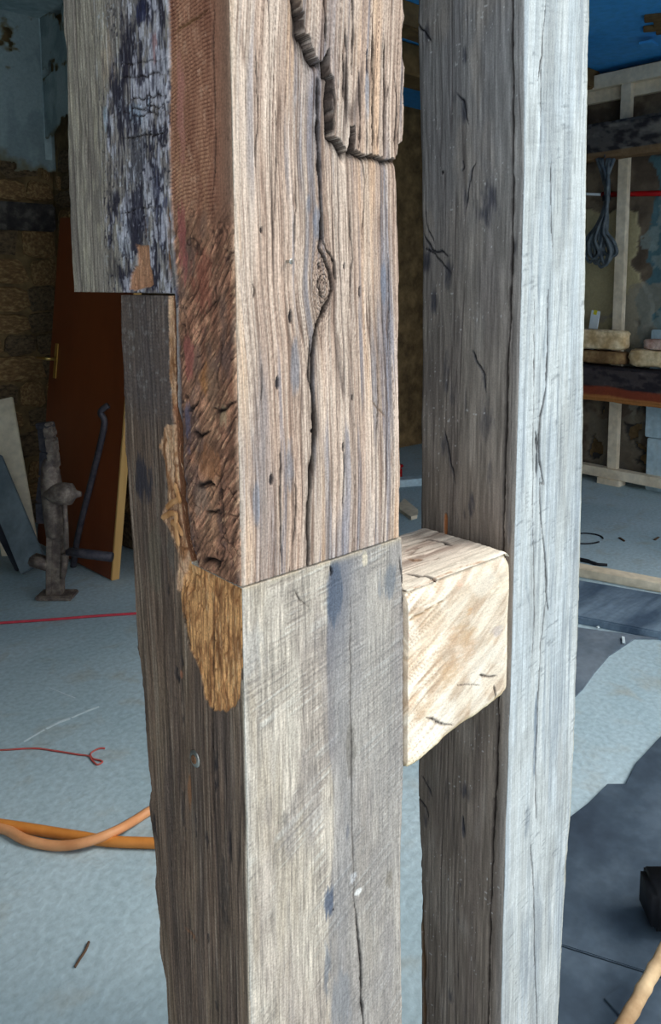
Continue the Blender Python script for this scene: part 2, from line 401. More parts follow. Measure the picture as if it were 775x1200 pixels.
# ---- face painters ------------------------------------------------
def f_upR(f):
    U, Z = f.U, f.Z
    ku, kz = f.conv(376, 335)
    du, dz = U-ku, Z-kz
    Uw = U-.012*np.sign(du)*np.exp(-np.abs(du)/.02)*np.exp(-(dz/.035)**2)+.006*np.sin(Z*9)+.004*vn(Z*14, U*6, 2)
    f.base((216, 194, 176))
    f.mix(sst(.35, .7, fbm(Uw*70, Z*2.6, 1))*.65, (190, 160, 140))
    f.mix(sst(.50, .70, fbm(Uw*46, Z*3.2, 12))*.6, (150, 144, 148))
    f.mix(sst(.56, .72, fbm(Uw*110, Z*4.5, 15))*.55, (116, 118, 132))
    f.mix(sst(.58, .76, fbm(Uw*60, Z*3, 18))*.5, (214, 172, 134))
    g = fbm(Uw*520, Z*6, 21, 3); f.mul(.74+.46*g); f.H += .0011*(g-.5)
    g2 = vn(Uw*1000, Z*11, 23); f.mix(sst(.62, .9, g2)*.42, (96, 74, 62)); f.mix(sst(.64, .9, 1-g2)*.30, (240, 226, 210)); f.H -= .0005*sst(.6, .9, g2)
    f.lines(330, 3.5, .58, .0011, 22, .8, Uw, .07, (84, 64, 54))
    f.lines(560, 7, .48, .0007, 25, .8, Uw, .10, (104, 82, 70))
    f.lines(120, 2.2, .6, .0018, 28, 1.0, Uw, .022, (48, 38, 36))
    big = fbm(U*18, Z*4, 30); f.H += .003*(big-.5)
    # main heartshake running through the knot
    f.crack([(372, 95), (373, 150), (373, 205), (377, 250), (377, 274), (372, 288), (379, 304), (386, 320), (388, 340), (379, 357), (370, 380), (366, 415), (365, 450), (369, 500), (367, 530), (362, 580), (361, 625), (361, 668)], .0020, .009, .85)
    f.crack([(377, 274), (381, 292), (391, 306), (394, 330)], .0012, .004, .8)
    f.crack([(371, 345), (378, 350), (384, 344), (381, 334), (372, 330), (369, 339), (374, 344)], .0011, .004, .8)
    f.crack([(363, 395), (361, 440), (365, 470)], .001, .003, .6)
    f.crack([(330, 520), (328, 590), (331, 672)], .0008, .003, .7)
    f.crack([(410, 240), (412, 300), (409, 360)], .0007, .002, .5)
    for c in ((296, 330, 350), (306, 420, 470), (345, 560, 640), (402, 500, 600), (425, 120, 300), (442, 420, 520), (322, 120, 260), (300, 60, 200), (455, 300, 420), (345, 200, 300)):
        f.crack([(c[0], c[1]), (c[0]+1.5, (c[1]+c[2])/2), (c[0]-1, c[2])], .0006, .002, .55)
    f.crack([(436, 470), (444, 480), (452, 491)], .0008, .001, .5, (110, 84, 62))
    for (x, y, rx, rz) in ((340, 371, 3, 9), (325, 449, 3, 9), (365, 505, 2.5, 2.5), (402, 524, 2.5, 6), (318, 562, 3, 8), (421, 342, 2, 8), (403, 312, 2, 5), (306, 270, 2, 4), (413, 466, 2, 4), (372, 312, 2, 5)):
        f.blob((x, y), rx, rz, (36, 34, 38), .8, .12, 200, .5, .5, .003)
    for (x, y, rx, rz) in ((372, 262, 9, 24), (362, 240, 5, 16), (346, 430, 8, 40), (340, 545, 8, 40), (426, 110, 6, 34), (300, 590, 6, 30), (450, 330, 6, 30)):
        f.blob((x, y), rx, rz, (118, 128, 146), .5, .5, 140, .15, .9)
    # knot swelling and wavy fibres round it
    k = np.exp(-((U-ku)/.014)**2-((Z-kz)/.032)**2); f.H += .004*k
    ring = np.abs(((np.hypot(du*1.6, dz*.7)+.004*vn(U*120, Z*120, 44))*320) % 1-.5)
    f.mix((ring < .13)*k*1.2, (66, 54, 50)); f.H -= .0014*(ring < .13)*k
    # the two old split scabs standing proud at the top
    slabA = [(346, -60), (346, 0), (350, 22), (351, 40), (357, 50), (362, 66), (367, 76), (372, 74), (376, 62), (379, 60), (380, 88), (385, 92), (384, 120), (386, 160), (392, 167), (399, 175), (401, 184), (403, 176), (405, 150), (410, 150), (411, 178), (420, 183), (433, 184), (450, 190), (462, 187), (466, 176), (480, 170), (480, -60)]
    jag = .0016*(vn(U*420, Z*30, 34)-.5)*2
    s = f.inside(slabA, 1)+jag
    uL, uR = f.conv(345, 60)[0], f.conv(472, 60)[0]; prow = .0095-.006*np.clip((U-uL)/(uR-uL), 0, 1)
    f.H += prow*(1-sst(-.0009, .0001, s))
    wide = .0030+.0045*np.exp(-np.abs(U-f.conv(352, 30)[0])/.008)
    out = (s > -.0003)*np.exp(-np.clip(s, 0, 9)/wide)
    f.H -= out*.009; f.mix(out**1.5*.8, (46, 38, 34))  # crevice beside the scabs: cut in, with its shadow also painted near-black
    f.mix(sst(-.0014, -.0004, s)*(s < .001)*.75, (58, 46, 40))  # shade painted into the colour of the scabs' edge walls
    for c in ((374, -30, 62), (400, 30, 150), (397, 60, 120), (416, 80, 182), (432, 20, 180), (446, 40, 186), (408, -20, 90), (460, 90, 180), (386, 100, 160)):
        f.crack([(c[0], c[1]), (c[0]+2, (c[1]+c[2])/2), (c[0], c[2])], .0009, .004, .72)
    f.blob((426, 75), 2.5, 16, (50, 52, 66), .85, .25, 200, .3, .5, .004)
    # paler worn near arris
    f.mix(np.exp(-((U-f.lo)/.006)**2)*.55, (222, 202, 182))
def f_upL(f):
    U, Z = f.U, f.Z
    us, _ = f.conv(203, 200)
    us = us+.004*np.sin(Z*21)
    brown = 1-sst(-.0015, .0015, U-us)
    f.base((150, 140, 126))                                        # the old grey block
    f.mix(sst(.4, .7, fbm(U*60, Z*8, 2))*.7, (122, 112, 104)); g = fbm(U*330, Z*28, 7, 3); f.mul(.72+.55*g); f.H += .0014*(g-.5)
    f.mix(sst(.55, .75, fbm(U*130, Z*36, 9))*.5, (176, 164, 142))
    f.lines(150, 5, .5, .0009, 13, .8, None, .09, (70, 62, 58))
    nb = dict(rag=.95, sc=110, st=.5, soft=.7)
    f.mix(sst(.0, .05, f.conv(128, 200)[0]-U+.04*(fbm(U*50, Z*16, 57)-.5)*2)*.45, (104, 98, 102))
    f.blob((172, 8), 26, 26, (40, 42, 66), .95, seed=1, **nb)
    f.blob((150, 55), 16, 52, (62, 56, 60), .85, seed=2, **nb)
    f.blob((182, 50), 22, 50, (160, 156, 164), .9, seed=3, **nb)
    f.blob((140, 100), 18, 40, (48, 46, 56), .9, seed=4, **nb)
    f.blob((176, 96), 30, 40, (176, 172, 182), .9, seed=5, **nb)
    f.blob((184, 70), 9, 34, (150, 106, 104), .7, seed=12, **nb)
    f.blob((165, 134), 36, 20, (140, 152, 170), .8, seed=6, **nb)
    f.blob((126, 136), 8, 26, (140, 160, 176), .75, seed=7, **nb)
    f.blob((166, 190), 34, 56, (78, 76, 82), .85, seed=8, **nb)
    f.blob((160, 255), 40, 30, (106, 106, 120), .8, seed=9, **nb)
    f.blob((188, 230), 18, 70, (58, 60, 84), .75, seed=10, **nb)
    f.blob((140, 322), 26, 22, (74, 68, 66), .8, seed=11, **nb)
    f.blob((150, 280), 22, 36, (146, 148, 160), .7, seed=14, **nb)
    f.blob((128, 70), 20, 40, (176, 152, 128), .45, seed=15, **nb)
    zn = f.inside([(150, -60), (215, -60), (215, 345), (150, 345), (132, 300), (126, 260), (140, 220), (124, 150), (122, 130), (132, 80), (142, 60)], 1)+.014*(fbm(U*70, Z*30, 58)-.5)*2
    zn = 1-sst(-.002, .006, zn); n1 = .6*fbm(U*60, Z*24, 59)+.4*fbm(U*380, Z*50, 60, 2)
    f.mix(zn*sst(.50, .58, n1)*.85, (38, 35, 46)); n2 = .6*fbm(U*50, Z*34, 67)+.4*fbm(U*300, Z*90, 68, 2)
    f.mix(zn*sst(.54, .62, n2)*.75, (186, 182, 190)); f.H += zn*(.0016*(n2-n1))
    sp = (vn(U*600, Z*300, 51) > .84)*(fbm(U*40, Z*24, 52) > .52)*(U < f.conv(124, 200)[0]); f.mix(sp*.45, (190, 196, 206)); f.H += .0004*sp
    st_ = fbm(U*420, Z*40, 56, 3); f.mix(sst(.54, .72, st_)*(U < f.conv(118, 200)[0])*.4, (58, 54, 58)); f.mix(sst(.58, .76, 1-st_)*(U < f.conv(118, 200)[0])*.35, (178, 178, 184))
    dk = (vn(U*380, Z*260, 53) > .78)*(fbm(U*18, Z*11, 54) > .48)*(U < f.conv(122, 200)[0]); f.mix(dk*.6, (36, 34, 44)); f.H -= .0012*dk
    for y in (70, 86, 112, 124, 132, 156, 242): f.crack([(140+(y % 17), y+8), (165, y+4), (196, y)], .0006, .002, .7)
    f.H += .0025*(1-brown)
    C0, H0 = f.C.copy(), f.H.copy()
    # freshly sawn and hewn brown heart
    f.H = .0*U; f.base((172, 124, 98))
    z1 = f.conv(240, 250)[1]; up = sst(z1-.03, z1+.03, Z+.02*(fbm(U*30, Z*12, 3)-.5))
    f.mix(sst(.35, .7, fbm(U*60, Z*16, 61))*.6, (126, 82, 64)); f.mix(sst(.5, .75, fbm(U*40, Z*9, 62))*.6, (184, 138, 106))
    f.mix((1-sst(-.02, .03, U-.012-.0*Z))*up*.7, (122, 92, 76))
    xs = np.clip((U-f.conv(262, 150)[0])/(us-f.conv(262, 150)[0]), -.5, 1.3)
    k1 = np.sin(2*np.pi*(Z/.0040+2.6*xs*xs+.5*vn(U*60, Z*20, 63))); k2 = np.sin(2*np.pi*(U/.0034+.6*np.sin(Z*30)+.6*vn(Z*90, U*30, 64)))
    kk = up*sst(.0, .3, xs)*(.45+.55*vn(U*50, Z*30, 65))
    f.mix(sst(.2, 1, -k1)*kk*.85, (76, 42, 34)); f.H += .0008*k1*kk
    f.mix(sst(.4, 1, -k2)*kk*.6, (84, 50, 40)); f.H += .0003*k2*kk
    f.mix(sst(.6, .8, fbm(U*200, Z*120, 66))*.5*kk, (214, 178, 150))
    # lower hewn part: diagonal torn fibre
    dg = (U*.75+Z*.66); dp = (Z*.75-U*.66)
    t = fbm(dg*420, dp*60, 70, 4); lo = 1-up
    f.mul(1-lo*(.80-1.25*t)); f.H += lo*.0022*(t-.5)
    t2 = fbm(dg*60, dp*20, 71, 4); f.mix(lo*sst(.5, .7, t2)*.55, (104, 74, 58)); f.mix(lo*sst(.56, .74, fbm(U*44, Z*30, 77))*.6, (92, 72, 66)); f.H += lo*.0045*(t2-.5); f.mix(lo*sst(.68, .85, fbm(dg*500, dp*90, 78, 2))*.5, (224, 180, 140))
    m = 1-sst(0, .045, np.abs(vn(dg*240+2*vn(U*60, Z*60, 73), dp*44, 72)-.5)); m *= lo*sst(.4, .6, vn(U*70, Z*50, 79)); f.H -= .0012*m; f.mix(m*.7, (44, 28, 24))
    m = 1-sst(0, .022, np.abs(fbm(U*46, Z*34, 75, 3)-.5)); m *= lo*.8*(vn(U*30, Z*30, 76) > .5); f.H -= .0022*m; f.mix(m*.8, (36, 24, 22))
    for (x, y, rx, rz, c, k) in ((212, 120, 10, 90, (172, 116, 106), .6), (214, 280, 12, 50, (150, 84, 80), .7), (236, 330, 30, 40, (132, 74, 60), .5), (222, 420, 12, 34, (150, 86, 78), .7), (220, 500, 10, 40, (86, 80, 96), .75),
                             (250, 452, 18, 34, (120, 92, 74), .6), (240, 440, 14, 26, (186, 124, 70), .5), (238, 590, 22, 24, (120, 104, 92), .5), (262, 390, 8, 60, (96, 74, 66), .6), (262, 490, 12, 16, (176, 158, 124), .5), (246, 545, 24, 26, (150, 96, 62), .5)):
        f.blob((x, y), rx, rz, c, k, .7, 80, .6, .8, seed=int(x+y) % 9+20)
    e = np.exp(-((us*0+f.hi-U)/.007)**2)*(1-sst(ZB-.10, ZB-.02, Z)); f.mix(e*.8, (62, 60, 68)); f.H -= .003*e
    f.crack([(252, 330), (252, 352), (246, 362), (240, 368)], .001, .004, .8)
    f.crack([(258, 395), (259, 420), (254, 440), (257, 455)], .001, .003, .8)
    f.crack([(220, 480), (228, 474), (236, 470)], .0011, .004, .85); f.crack([(226, 505), (236, 512), (248, 503)], .0011, .004, .85)
    f.crack([(250, 480), (262, 478), (276, 472)], .001, .004, .8); f.crack([(232, 572), (240, 566), (252, 568)], .0013, .005, .9)
    f.crack([(240, 600), (250, 601), (258, 597)], .001, .004, .85); f.crack([(238, 655), (250, 656), (258, 660)], .0018, .006, .9)
    f.crack([(259, 560), (260, 590), (263, 615)], .0009, .003, .8); f.crack([(251, 0), (250, 60), (253, 150), (249, 250)], .0008, .002, .6)
    f.crack([(205, 40), (225, 22), (245, 12)], .001, .002, .6, (92, 66, 40))
    # dull old skin beside the arris in the upper half
    ar = np.exp(-((U-f.lo)/.018)**2); f.mix(ar*up*.7, (112, 88, 74)); f.H -= ar*up*.001
    ar2 = np.exp(-((U-f.lo)/.005)**2); f.mix(ar2*.5, (206, 176, 150))
    b3 = brown[..., None]; f.C = C0*(1-b3)+f.C*b3; f.H = H0*(1-brown)+f.H*brown
    # wide groove with rusty iron at the seam, and the pale chip
    f.crack([(199, 236), (201, 270), (201, 305), (203, 334)], .0018, .004, .85, (70, 48, 40))
    f.crack([(172, 250), (173, 285)], .0014, .003, .6, (60, 44, 40))
    q = f.inside([(161, 288), (177, 288), (178, 310), (182, 333), (172, 338), (160, 341), (153, 341), (156, 320), (163, 310)], 1)
    i = 1-sst(-.001, .0004, q); f.mix(i*.9, (196, 140, 104)); f.H -= .003*i; f.mul(1-i*.35*(1-fbm(U*400, Z*20, 91)*1.2))
def f_loL(f):
    U, Z = f.U, f.Z
    f.base((112, 92, 78)); Uw = U-.06*(Z-1.0)*sst(.1, .22, U)
    f.mix(sst(.4, .7, fbm(Uw*50, Z*4, 101))*.6, (88, 76, 70)); f.mix(sst(.5, .75, fbm(Uw*30, Z*6, 102))*.5, (132, 112, 92))
    g = fbm(Uw*520, Z*14, 103, 3); f.mul(.6+.76*g); f.H += .0014*(g-.5)
    f.lines(380, 3, .6, .0011, 104, .6, Uw, .10, (52, 44, 42)); f.lines(120, 2, .5, .0014, 107, .6, Uw, .05, (40, 34, 34))
    f.mix(sst(.60, .8, fbm(Uw*420, Z*8, 109, 2))*.5, (170, 152, 134))
    z1 = f.conv(170, 480)[1]; up = sst(z1-.03, z1+.02, Z)
    k1 = np.sin(2*np.pi*(Z/.0045+.4*vn(U*80, Z*20, 110))); f.mix(sst(.3, 1, -k1)*up*.45*vn(U*90, Z*60, 111), (60, 54, 54)); f.H += .0003*k1*up
    f.mix(up*.5, (92, 84, 84)); f.mix(up*sst(.6, .8, fbm(U*200, Z*160, 112))*.5, (150, 144, 140))
    f.blob((168, 560), 26, 40, (52, 50, 58), .8, .7, 60, .5, .7, seed=3)
    f.blob((182, 650), 24, 50, (104, 96, 82), .5, .7, 60, .5, .7, seed=5)
    f.blob((200, 650), 12, 30, (96, 90, 84), .6, .7, 60, .5, .7, seed=6)
    # fresh torn tan wood along the joint
    fr = lambda q: (1-sst(-.0012, .0008, q))
    for poly in ([(194, 345), (209, 338), (211, 345), (200, 362), (197, 350)],
                 [(196, 350), (210, 346), (212, 450), (214, 540), (219, 600), (230, 655), (284, 690), (260, 692), (214, 692), (211, 640), (200, 600), (206, 560), (204, 490), (199, 420)],
                 [(186, 520), (196, 497), (206, 500), (214, 560), (226, 650), (224, 702), (206, 692), (208, 650), (198, 620), (187, 604), (196, 585), (192, 545)],
                 [(216, 655), (284, 682), (283, 770), (281, 812), (277, 832), (266, 836), (250, 831), (240, 818), (236, 790), (222, 760), (214, 720), (210, 690)]):
        q = f.inside(poly, 1); i = fr(q+.003*(fbm(U*120, Z*50, 120)-.5)*2)
        c = (214, 172, 138) if poly[0][0] < 200 else (224, 166, 110)
        t = fbm(U*150+2*vn(U*40, Z*60, 123), Z*46, 121, 4); f.mix(i, c); f.mix(i*sst(.46, .72, t)*.7, (142, 92, 56)); f.mix(i*sst(.5, .7, fbm(U*420, Z*30, 126, 3))*.5, (96, 62, 40)); f.mix(i*sst(.62, .8, fbm(U*300, Z*60, 122))*.6, (232, 190, 144))
        lnm = (1-sst(0, .06, np.abs(vn(U*170+1.5*vn(U*50, Z*40, 125), Z*34, 124)-.5)))*i; f.mix(lnm*.5, (100, 58, 34)); f.H -= .0012*lnm
        f.H += i*(.0032*(t-.5)-.0012)
    f.mix((1-sst(0, .002, np.abs(f.inside([(197, 350), (210, 346), (212, 480), (207, 480)])+.0)))*.0, (0, 0, 0))
    q = f.dist(f.pts([(206, 478), (207, 505), (209, 520)])); f.mix(np.exp(-(q/.004)**2)*.7, (132, 70, 44))
    f.crack([(249, 690), (250, 760), (249, 830), (250, 900), (252, 960)], .0008, .003, .75)
    f.crack([(214, 300+400), (216, 730), (222, 760)], .0008, .002, .6)
    for (x, y, rx, rz, k) in ((207, 790, 8, 12, .9), (213, 775, 5, 9, .8), (214, 846, 4, 14, .8), (254, 900, 6, 40, .7), (229, 966, 4, 16, .8), (243, 985, 6, 16, .7), (270, 990, 6, 26, .6), (180, 970, 10, 24, .6), (228, 1098, 8, 12, .5), (244, 1100, 4, 8, .7), (253, 1180, 4, 10, .6), (196, 690, 6, 10, .7), (262, 1050, 14, 60, .35), (214, 950, 6, 40, .4)):
        f.blob((x, y), rx, rz, (34, 32, 36), k, 1.1, 200, .35, 1.2, .0012, seed=int(x) % 7)
    f.blob((222, 930), 5, 30, (150, 98, 64), .6, .7, 100, .3, .7); f.blob((212, 790), 4, 8, (176, 110, 80), .6, .6, 140, .4); f.blob((225, 1095), 14, 5, (138, 92, 64), .5, .7, 100, .4)
    ar = np.exp(-((U-f.lo)/.0035)**2)*(Z < ZJ-.1); f.mix(ar*.75, (214, 204, 186))
    f.H += .004*(fbm(U*14, Z*4, 130)-.5)
def f_loR(f):
    U, Z = f.U, f.Z
    f.base((216, 204, 188)); f.mix(sst(.4, .7, fbm(U*34, Z*5, 141))*.6, (190, 176, 164)); f.mix(sst(.5, .72, fbm(U*60, Z*8, 142))*.35, (176, 160, 138))
    z0, z1 = f.conv(300, 900)[1], f.conv(300, 1180)[1]
    ang = np.interp(Z, [z1, z0, ZJ], [.55, .32, .12])
    dv = Z-ang*U
    k1 = vn(dv*620, U*22, 143); k2 = vn(dv*300+.6*vn(U*40, Z*20, 146), U*16, 144)
    a = sst(.42, .62, fbm(U*22, Z*14, 145))
    f.mul(1-.16*a*(1-k1)); f.H += .0006*(k1-.5)*a+.0009*(k2-.5)*a
    f.mix(sst(.66, .82, k2)*.5*a, (238, 234, 224)); f.mix(sst(.68, .84, 1-k2)*.36*a, (140, 130, 122)); f.mix(sst(.74, .9, 1-k1)*.35*a, (126, 116, 110))
    g = fbm(U*520, Z*26, 147, 3); f.mul(.74+.50*g); f.H += .0007*(g-.5); f.mix(sst(.7, .9, vn(U*900, Z*30, 151))*.35, (120, 112, 106)); f.mix(sst(.55, .72, fbm(U*30, Z*7, 152))*.4, (160, 152, 148))
    f.lines(110, 2.4, .25, .0006, 148, .6, None, .06, (110, 104, 100))
    ub, _ = f.conv(385, 700)
    d = U-ub-.004*np.sin(Z*17)-.004*(vn(Z*16, 0*U, 149)-.5)
    band = sst(-.001, .004, d)*(1-sst(.02, .05, d)); top = sst(f.conv(385, 800)[1]-.02, ZJ-.02, Z)
    f.mix(band*(.3+.6*top), (108, 112, 126)); f.mix(sst(0, .02, d)*(.30+.3*fbm(U*40, Z*10, 150)), (158, 156, 156))
    nb = dict(rag=.7, sc=60, st=.3, soft=.8)
    f.blob((392, 690), 14, 46, (86, 98, 116), .65, seed=31, **nb); f.blob((455, 680), 20, 30, (120, 128, 138), .6, seed=32, **nb)
    f.blob((412, 880), 10, 40, (128, 122, 114), .6, seed=33, **nb); f.blob((386, 1060), 10, 30, (84, 96, 118), .75, seed=34, **nb)
    f.blob((384, 1130), 10, 60, (110, 118, 130), .6, seed=35, **nb); f.blob((457, 1030), 10, 18, (140, 132, 120), .7, seed=36, **nb)
    f.blob((333, 960), 6, 14, (142, 136, 128), .6, seed=37, **nb); f.blob((408, 975), 4, 16, (120, 122, 130), .6, seed=38, **nb); f.blob((400, 1180), 20, 60, (140, 144, 150), .5, seed=39, **nb)
    f.blob((428, 655), 5, 14, (232, 218, 192), .8, .4, 80, .4); f.blob((300, 760), 20, 50, (196, 192, 186), .5, seed=40, **nb)
    f.blob((346, 830), 14, 80, (222, 212, 196), .5, seed=41, **nb)
    f.blob((420, 1046), 7, 5, (250, 248, 244), .9, .5, 200, 1); f.blob((414, 1030), 7, 10, (232, 234, 238), .6, .7, 200, 1)
    f.crack([(416, 1052), (419, 1090), (423, 1130), (424, 1170), (428, 1210)], .0013, .004, .85)
    f.crack([(412, 700), (411, 800), (413, 880), (414, 1000), (416, 1052)], .0006, .001, .4)
    f.crack([(388, 662), (389, 670), (388, 676)], .001, .003, .8); f.crack([(346, 690), (352, 705), (362, 712)], .0006, .001, .6)
    f.crack([(468, 655), (473, 690), (472, 720)], .0009, .003, .8); f.blob((391, 1066), 2, 2, (30, 30, 40), .9, .1, 200, 1)
    rim = np.exp(-((ZJ-Z)/.006)**2); f.mix(rim*.7*(fbm(U*60, Z*40, 155) > .42), (226, 208, 178)); f.mix(rim*.3, (160, 150, 136))
    f.mix(np.exp(-((U-f.lo)/.005)**2)*.5, (236, 232, 222))
    f.H += .003*(fbm(U*14, Z*5, 156)-.5); f.mix((Z > ZJ+.0005)*.9, (128, 78, 50))
def f_rpR(f):
    U, Z = f.U, f.Z
    f.base((216, 221, 220)); f.mix(sst(.45, .7, fbm(U*40, Z*4, 161))*.55, (192, 202, 208)); f.mix(sst(.50, .72, fbm(U*90, Z*5, 162))*.55, (164, 174, 182)); f.mix(sst(.52, .7, fbm(U*30, Z*9, 158))*.45, (176, 180, 178))
    dv = Z-.18*U; k2 = vn(dv*240, U*26, 163); a = fbm(U*30, Z*18, 164)
    f.mul(.97+.05*k2); f.H += .0004*(k2-.5); ds = sst(.72, .9, vn(dv*330, U*60, 165))*sst(.45, .55, a)*sst(.4, .6, vn(U*45, Z*30, 159)); f.mix(ds*.5, (140, 146, 148)); f.H -= .0006*ds
    g = fbm(U*420, Z*14, 166, 3); f.mul(.84+.32*g); f.mix(sst(.5, .7, fbm(U*24, Z*5, 169))*.35, (186, 188, 184)); f.H += .0005*(g-.5)
    f.lines(120, 2.0, .35, .0008, 167, .5, None, .045, (120, 128, 134))
    nb = dict(rag=.7, sc=50, st=.2, soft=.9)
    f.blob((628, 860), 7, 120, (118, 132, 146), .7, seed=51, **nb); f.blob((618, 960), 10, 40, (128, 138, 146), .5, seed=52, **nb)
    f.blob((640, 300), 22, 150, (186, 196, 200), .4, seed=53, **nb); f.blob((625, 1100), 26, 120, (164, 172, 178), .5, seed=54, **nb)
    f.blob((664, 1020), 8, 60, (196, 182, 150), .5, seed=55, **nb); f.blob((655, 900), 14, 120, (196, 198, 196), .5, seed=56, **nb)
    f.crack([(640, 0), (636, 40), (635, 66), (631, 84), (630, 95)], .0009, .003, .75); f.crack([(637, 66), (634, 80), (634, 120), (633, 200)], .0006, .002, .5)
    f.crack([(647, 180), (646, 230), (648, 290)], .0007, .002, .6)
    f.crack([(643, 340), (641, 420), (640, 455), (634, 488), (632, 510), (633, 540), (638, 568), (633, 566)], .0014, .004, .8)
    f.crack([(628, 505), (630, 525), (629, 560)], .0014, .004, .8); f.crack([(633, 560), (634, 610), (639, 650), (641, 690), (643, 715)], .0010, .003, .7)
    f.crack([(640, 705), (634, 760), (630, 850), (628, 900), (629, 960)], .0008, .002, .6); f.crack([(622, 990), (626, 1040), (626, 1100), (630, 1210)], .0008, .003, .65)
    f.crack([(627, 340), (626, 420), (625, 600), (627, 720), (622, 800)], .0006, .001, .45)
    f.mix(np.exp(-((f.hi-U)/.004)**2)*.5, (206, 200, 160)); f.mix(np.exp(-((U-f.lo)/.006)**2)*.4, (224, 230, 232))
    f.H += .003*(fbm(U*16, Z*4, 168)-.5)
def f_rpL(f):
    U, Z = f.U, f.Z
    f.base((132, 124, 116)); f.mix(sst(.4, .7, fbm(U*50, Z*6, 171))*.6, (112, 104, 100)); z1 = f.conv(540, 330)[1]
    f.mix(sst(z1-.15, z1+.3, Z)*.5, (140, 144, 150)); f.mix((1-sst(z1-.5, z1-.05, Z))*.4, (118, 100, 86))
    f.mix(sst(.5, .75, fbm(U*30, Z*9, 172))*.5, (160, 150, 140))
    g = fbm(U*330, Z*16, 173, 3); f.mul(.74+.5*g); f.H += .0009*(g-.5); f.lines(180, 3, .4, .0009, 174, .6, None, .08, (70, 64, 64))
    nb = dict(rag=.75, sc=90, st=.4, soft=2.0)
    for i, (x, y, rx, rz, k) in enumerate(((505, 38, 10, 22, .8), (546, 66, 5, 18, .8), (545, 130, 8, 26, .85), (534, 112, 8, 14, .6), (570, 240, 30, 40, .7), (545, 235, 7, 36, .8), (600, 300, 8, 40, .5), (500, 300, 14, 40, .8), (525, 320, 12, 28, .7), (508, 350, 10, 40, .75), (522, 430, 8, 50, .8), (530, 460, 9, 30, .6), (545, 470, 6, 30, .5), (520, 520, 8, 40, .55), (553, 590, 8, 26, .75), (570, 500, 20, 60, .45), (545, 600, 5, 18, .7), (566, 440, 6, 30, .5), (550, 20, 5, 14, .6), (597, 620, 6, 40, .4), (575, 560, 8, 40, .4),
                                            (548, 925, 16, 22, .75), (505, 920, 10, 30, .65), (546, 970, 5, 16, .85), (502, 960, 6, 20, .6), (543, 1035, 3, 6, .9), (541, 1076, 4, 10, .9), (532, 1165, 10, 20, .6), (560, 860, 4, 20, .6), (540, 1140, 4, 6, .8))):
        f.blob((x, y), rx, rz, (40, 42, 54), k, seed=i, dep=.001, **nb)
    for i, (x, y, rx, rz) in enumerate(((530, 180, 16, 40), (580, 60, 16, 40), (510, 250, 10, 40), (560, 380, 20, 50), (545, 1080, 36, 40), (530, 690, 10, 30))):
        f.blob((x, y), rx, rz, (168, 166, 162), .35, seed=i+60, **nb)
    for p in ([(488, 28), (500, 38), (510, 52)], [(535, 108), (545, 120), (550, 146)], [(558, 190), (552, 200), (548, 225), (546, 245)], [(498, 240), (500, 265), (508, 285)], [(495, 272), (505, 292), (530, 300)], [(494, 290), (508, 296), (528, 320)], [(552, 410), (568, 440), (570, 460)],
              [(541, 188), (543, 195), (540, 200)], [(520, 500), (528, 540), (533, 565)], [(497, 908), (505, 920), (509, 930)], [(545, 955), (547, 975)], [(490, 930), (502, 945), (505, 960)]):
        f.crack(p, .0011, .003, .8, (26, 28, 36))
    f.blob((518, 202), 3, 3, (20, 20, 24), .9, .1, 200, 1, dep=.003); f.blob((522, 615), 5, 24, (196, 124, 76), .9, .2, 90, .2, .4, .003)
    sp = (vn(U*300, Z*300, 55) > .93)*(fbm(U*20, Z*20, 56) > .55); f.mix(sp*.6, (214, 214, 214))
    # the long drying shake close to the arris
    f.crack([(604, -20), (603, 60), (602, 150), (600, 240), (599, 300), (597, 380), (594, 440), (592, 520), (591, 600), (590, 645), (586, 820), (584, 900), (581, 960), (579, 1040), (577, 1120), (575, 1210)], .0015, .009, .95)
    f.crack([(501, 1210), (500, 1120), (497, 1040), (493, 960)], .003, .004, .6, (96, 66, 40))
    f.mix((1-sst(.004, .018, U))*.35, (168, 164, 160)); f.H += .003*(fbm(U*16, Z*5, 168)-.5)

GR, GR2, GL, GL2, GRP, GLP = .75, .68, 1.22, .95, .69, 1.0
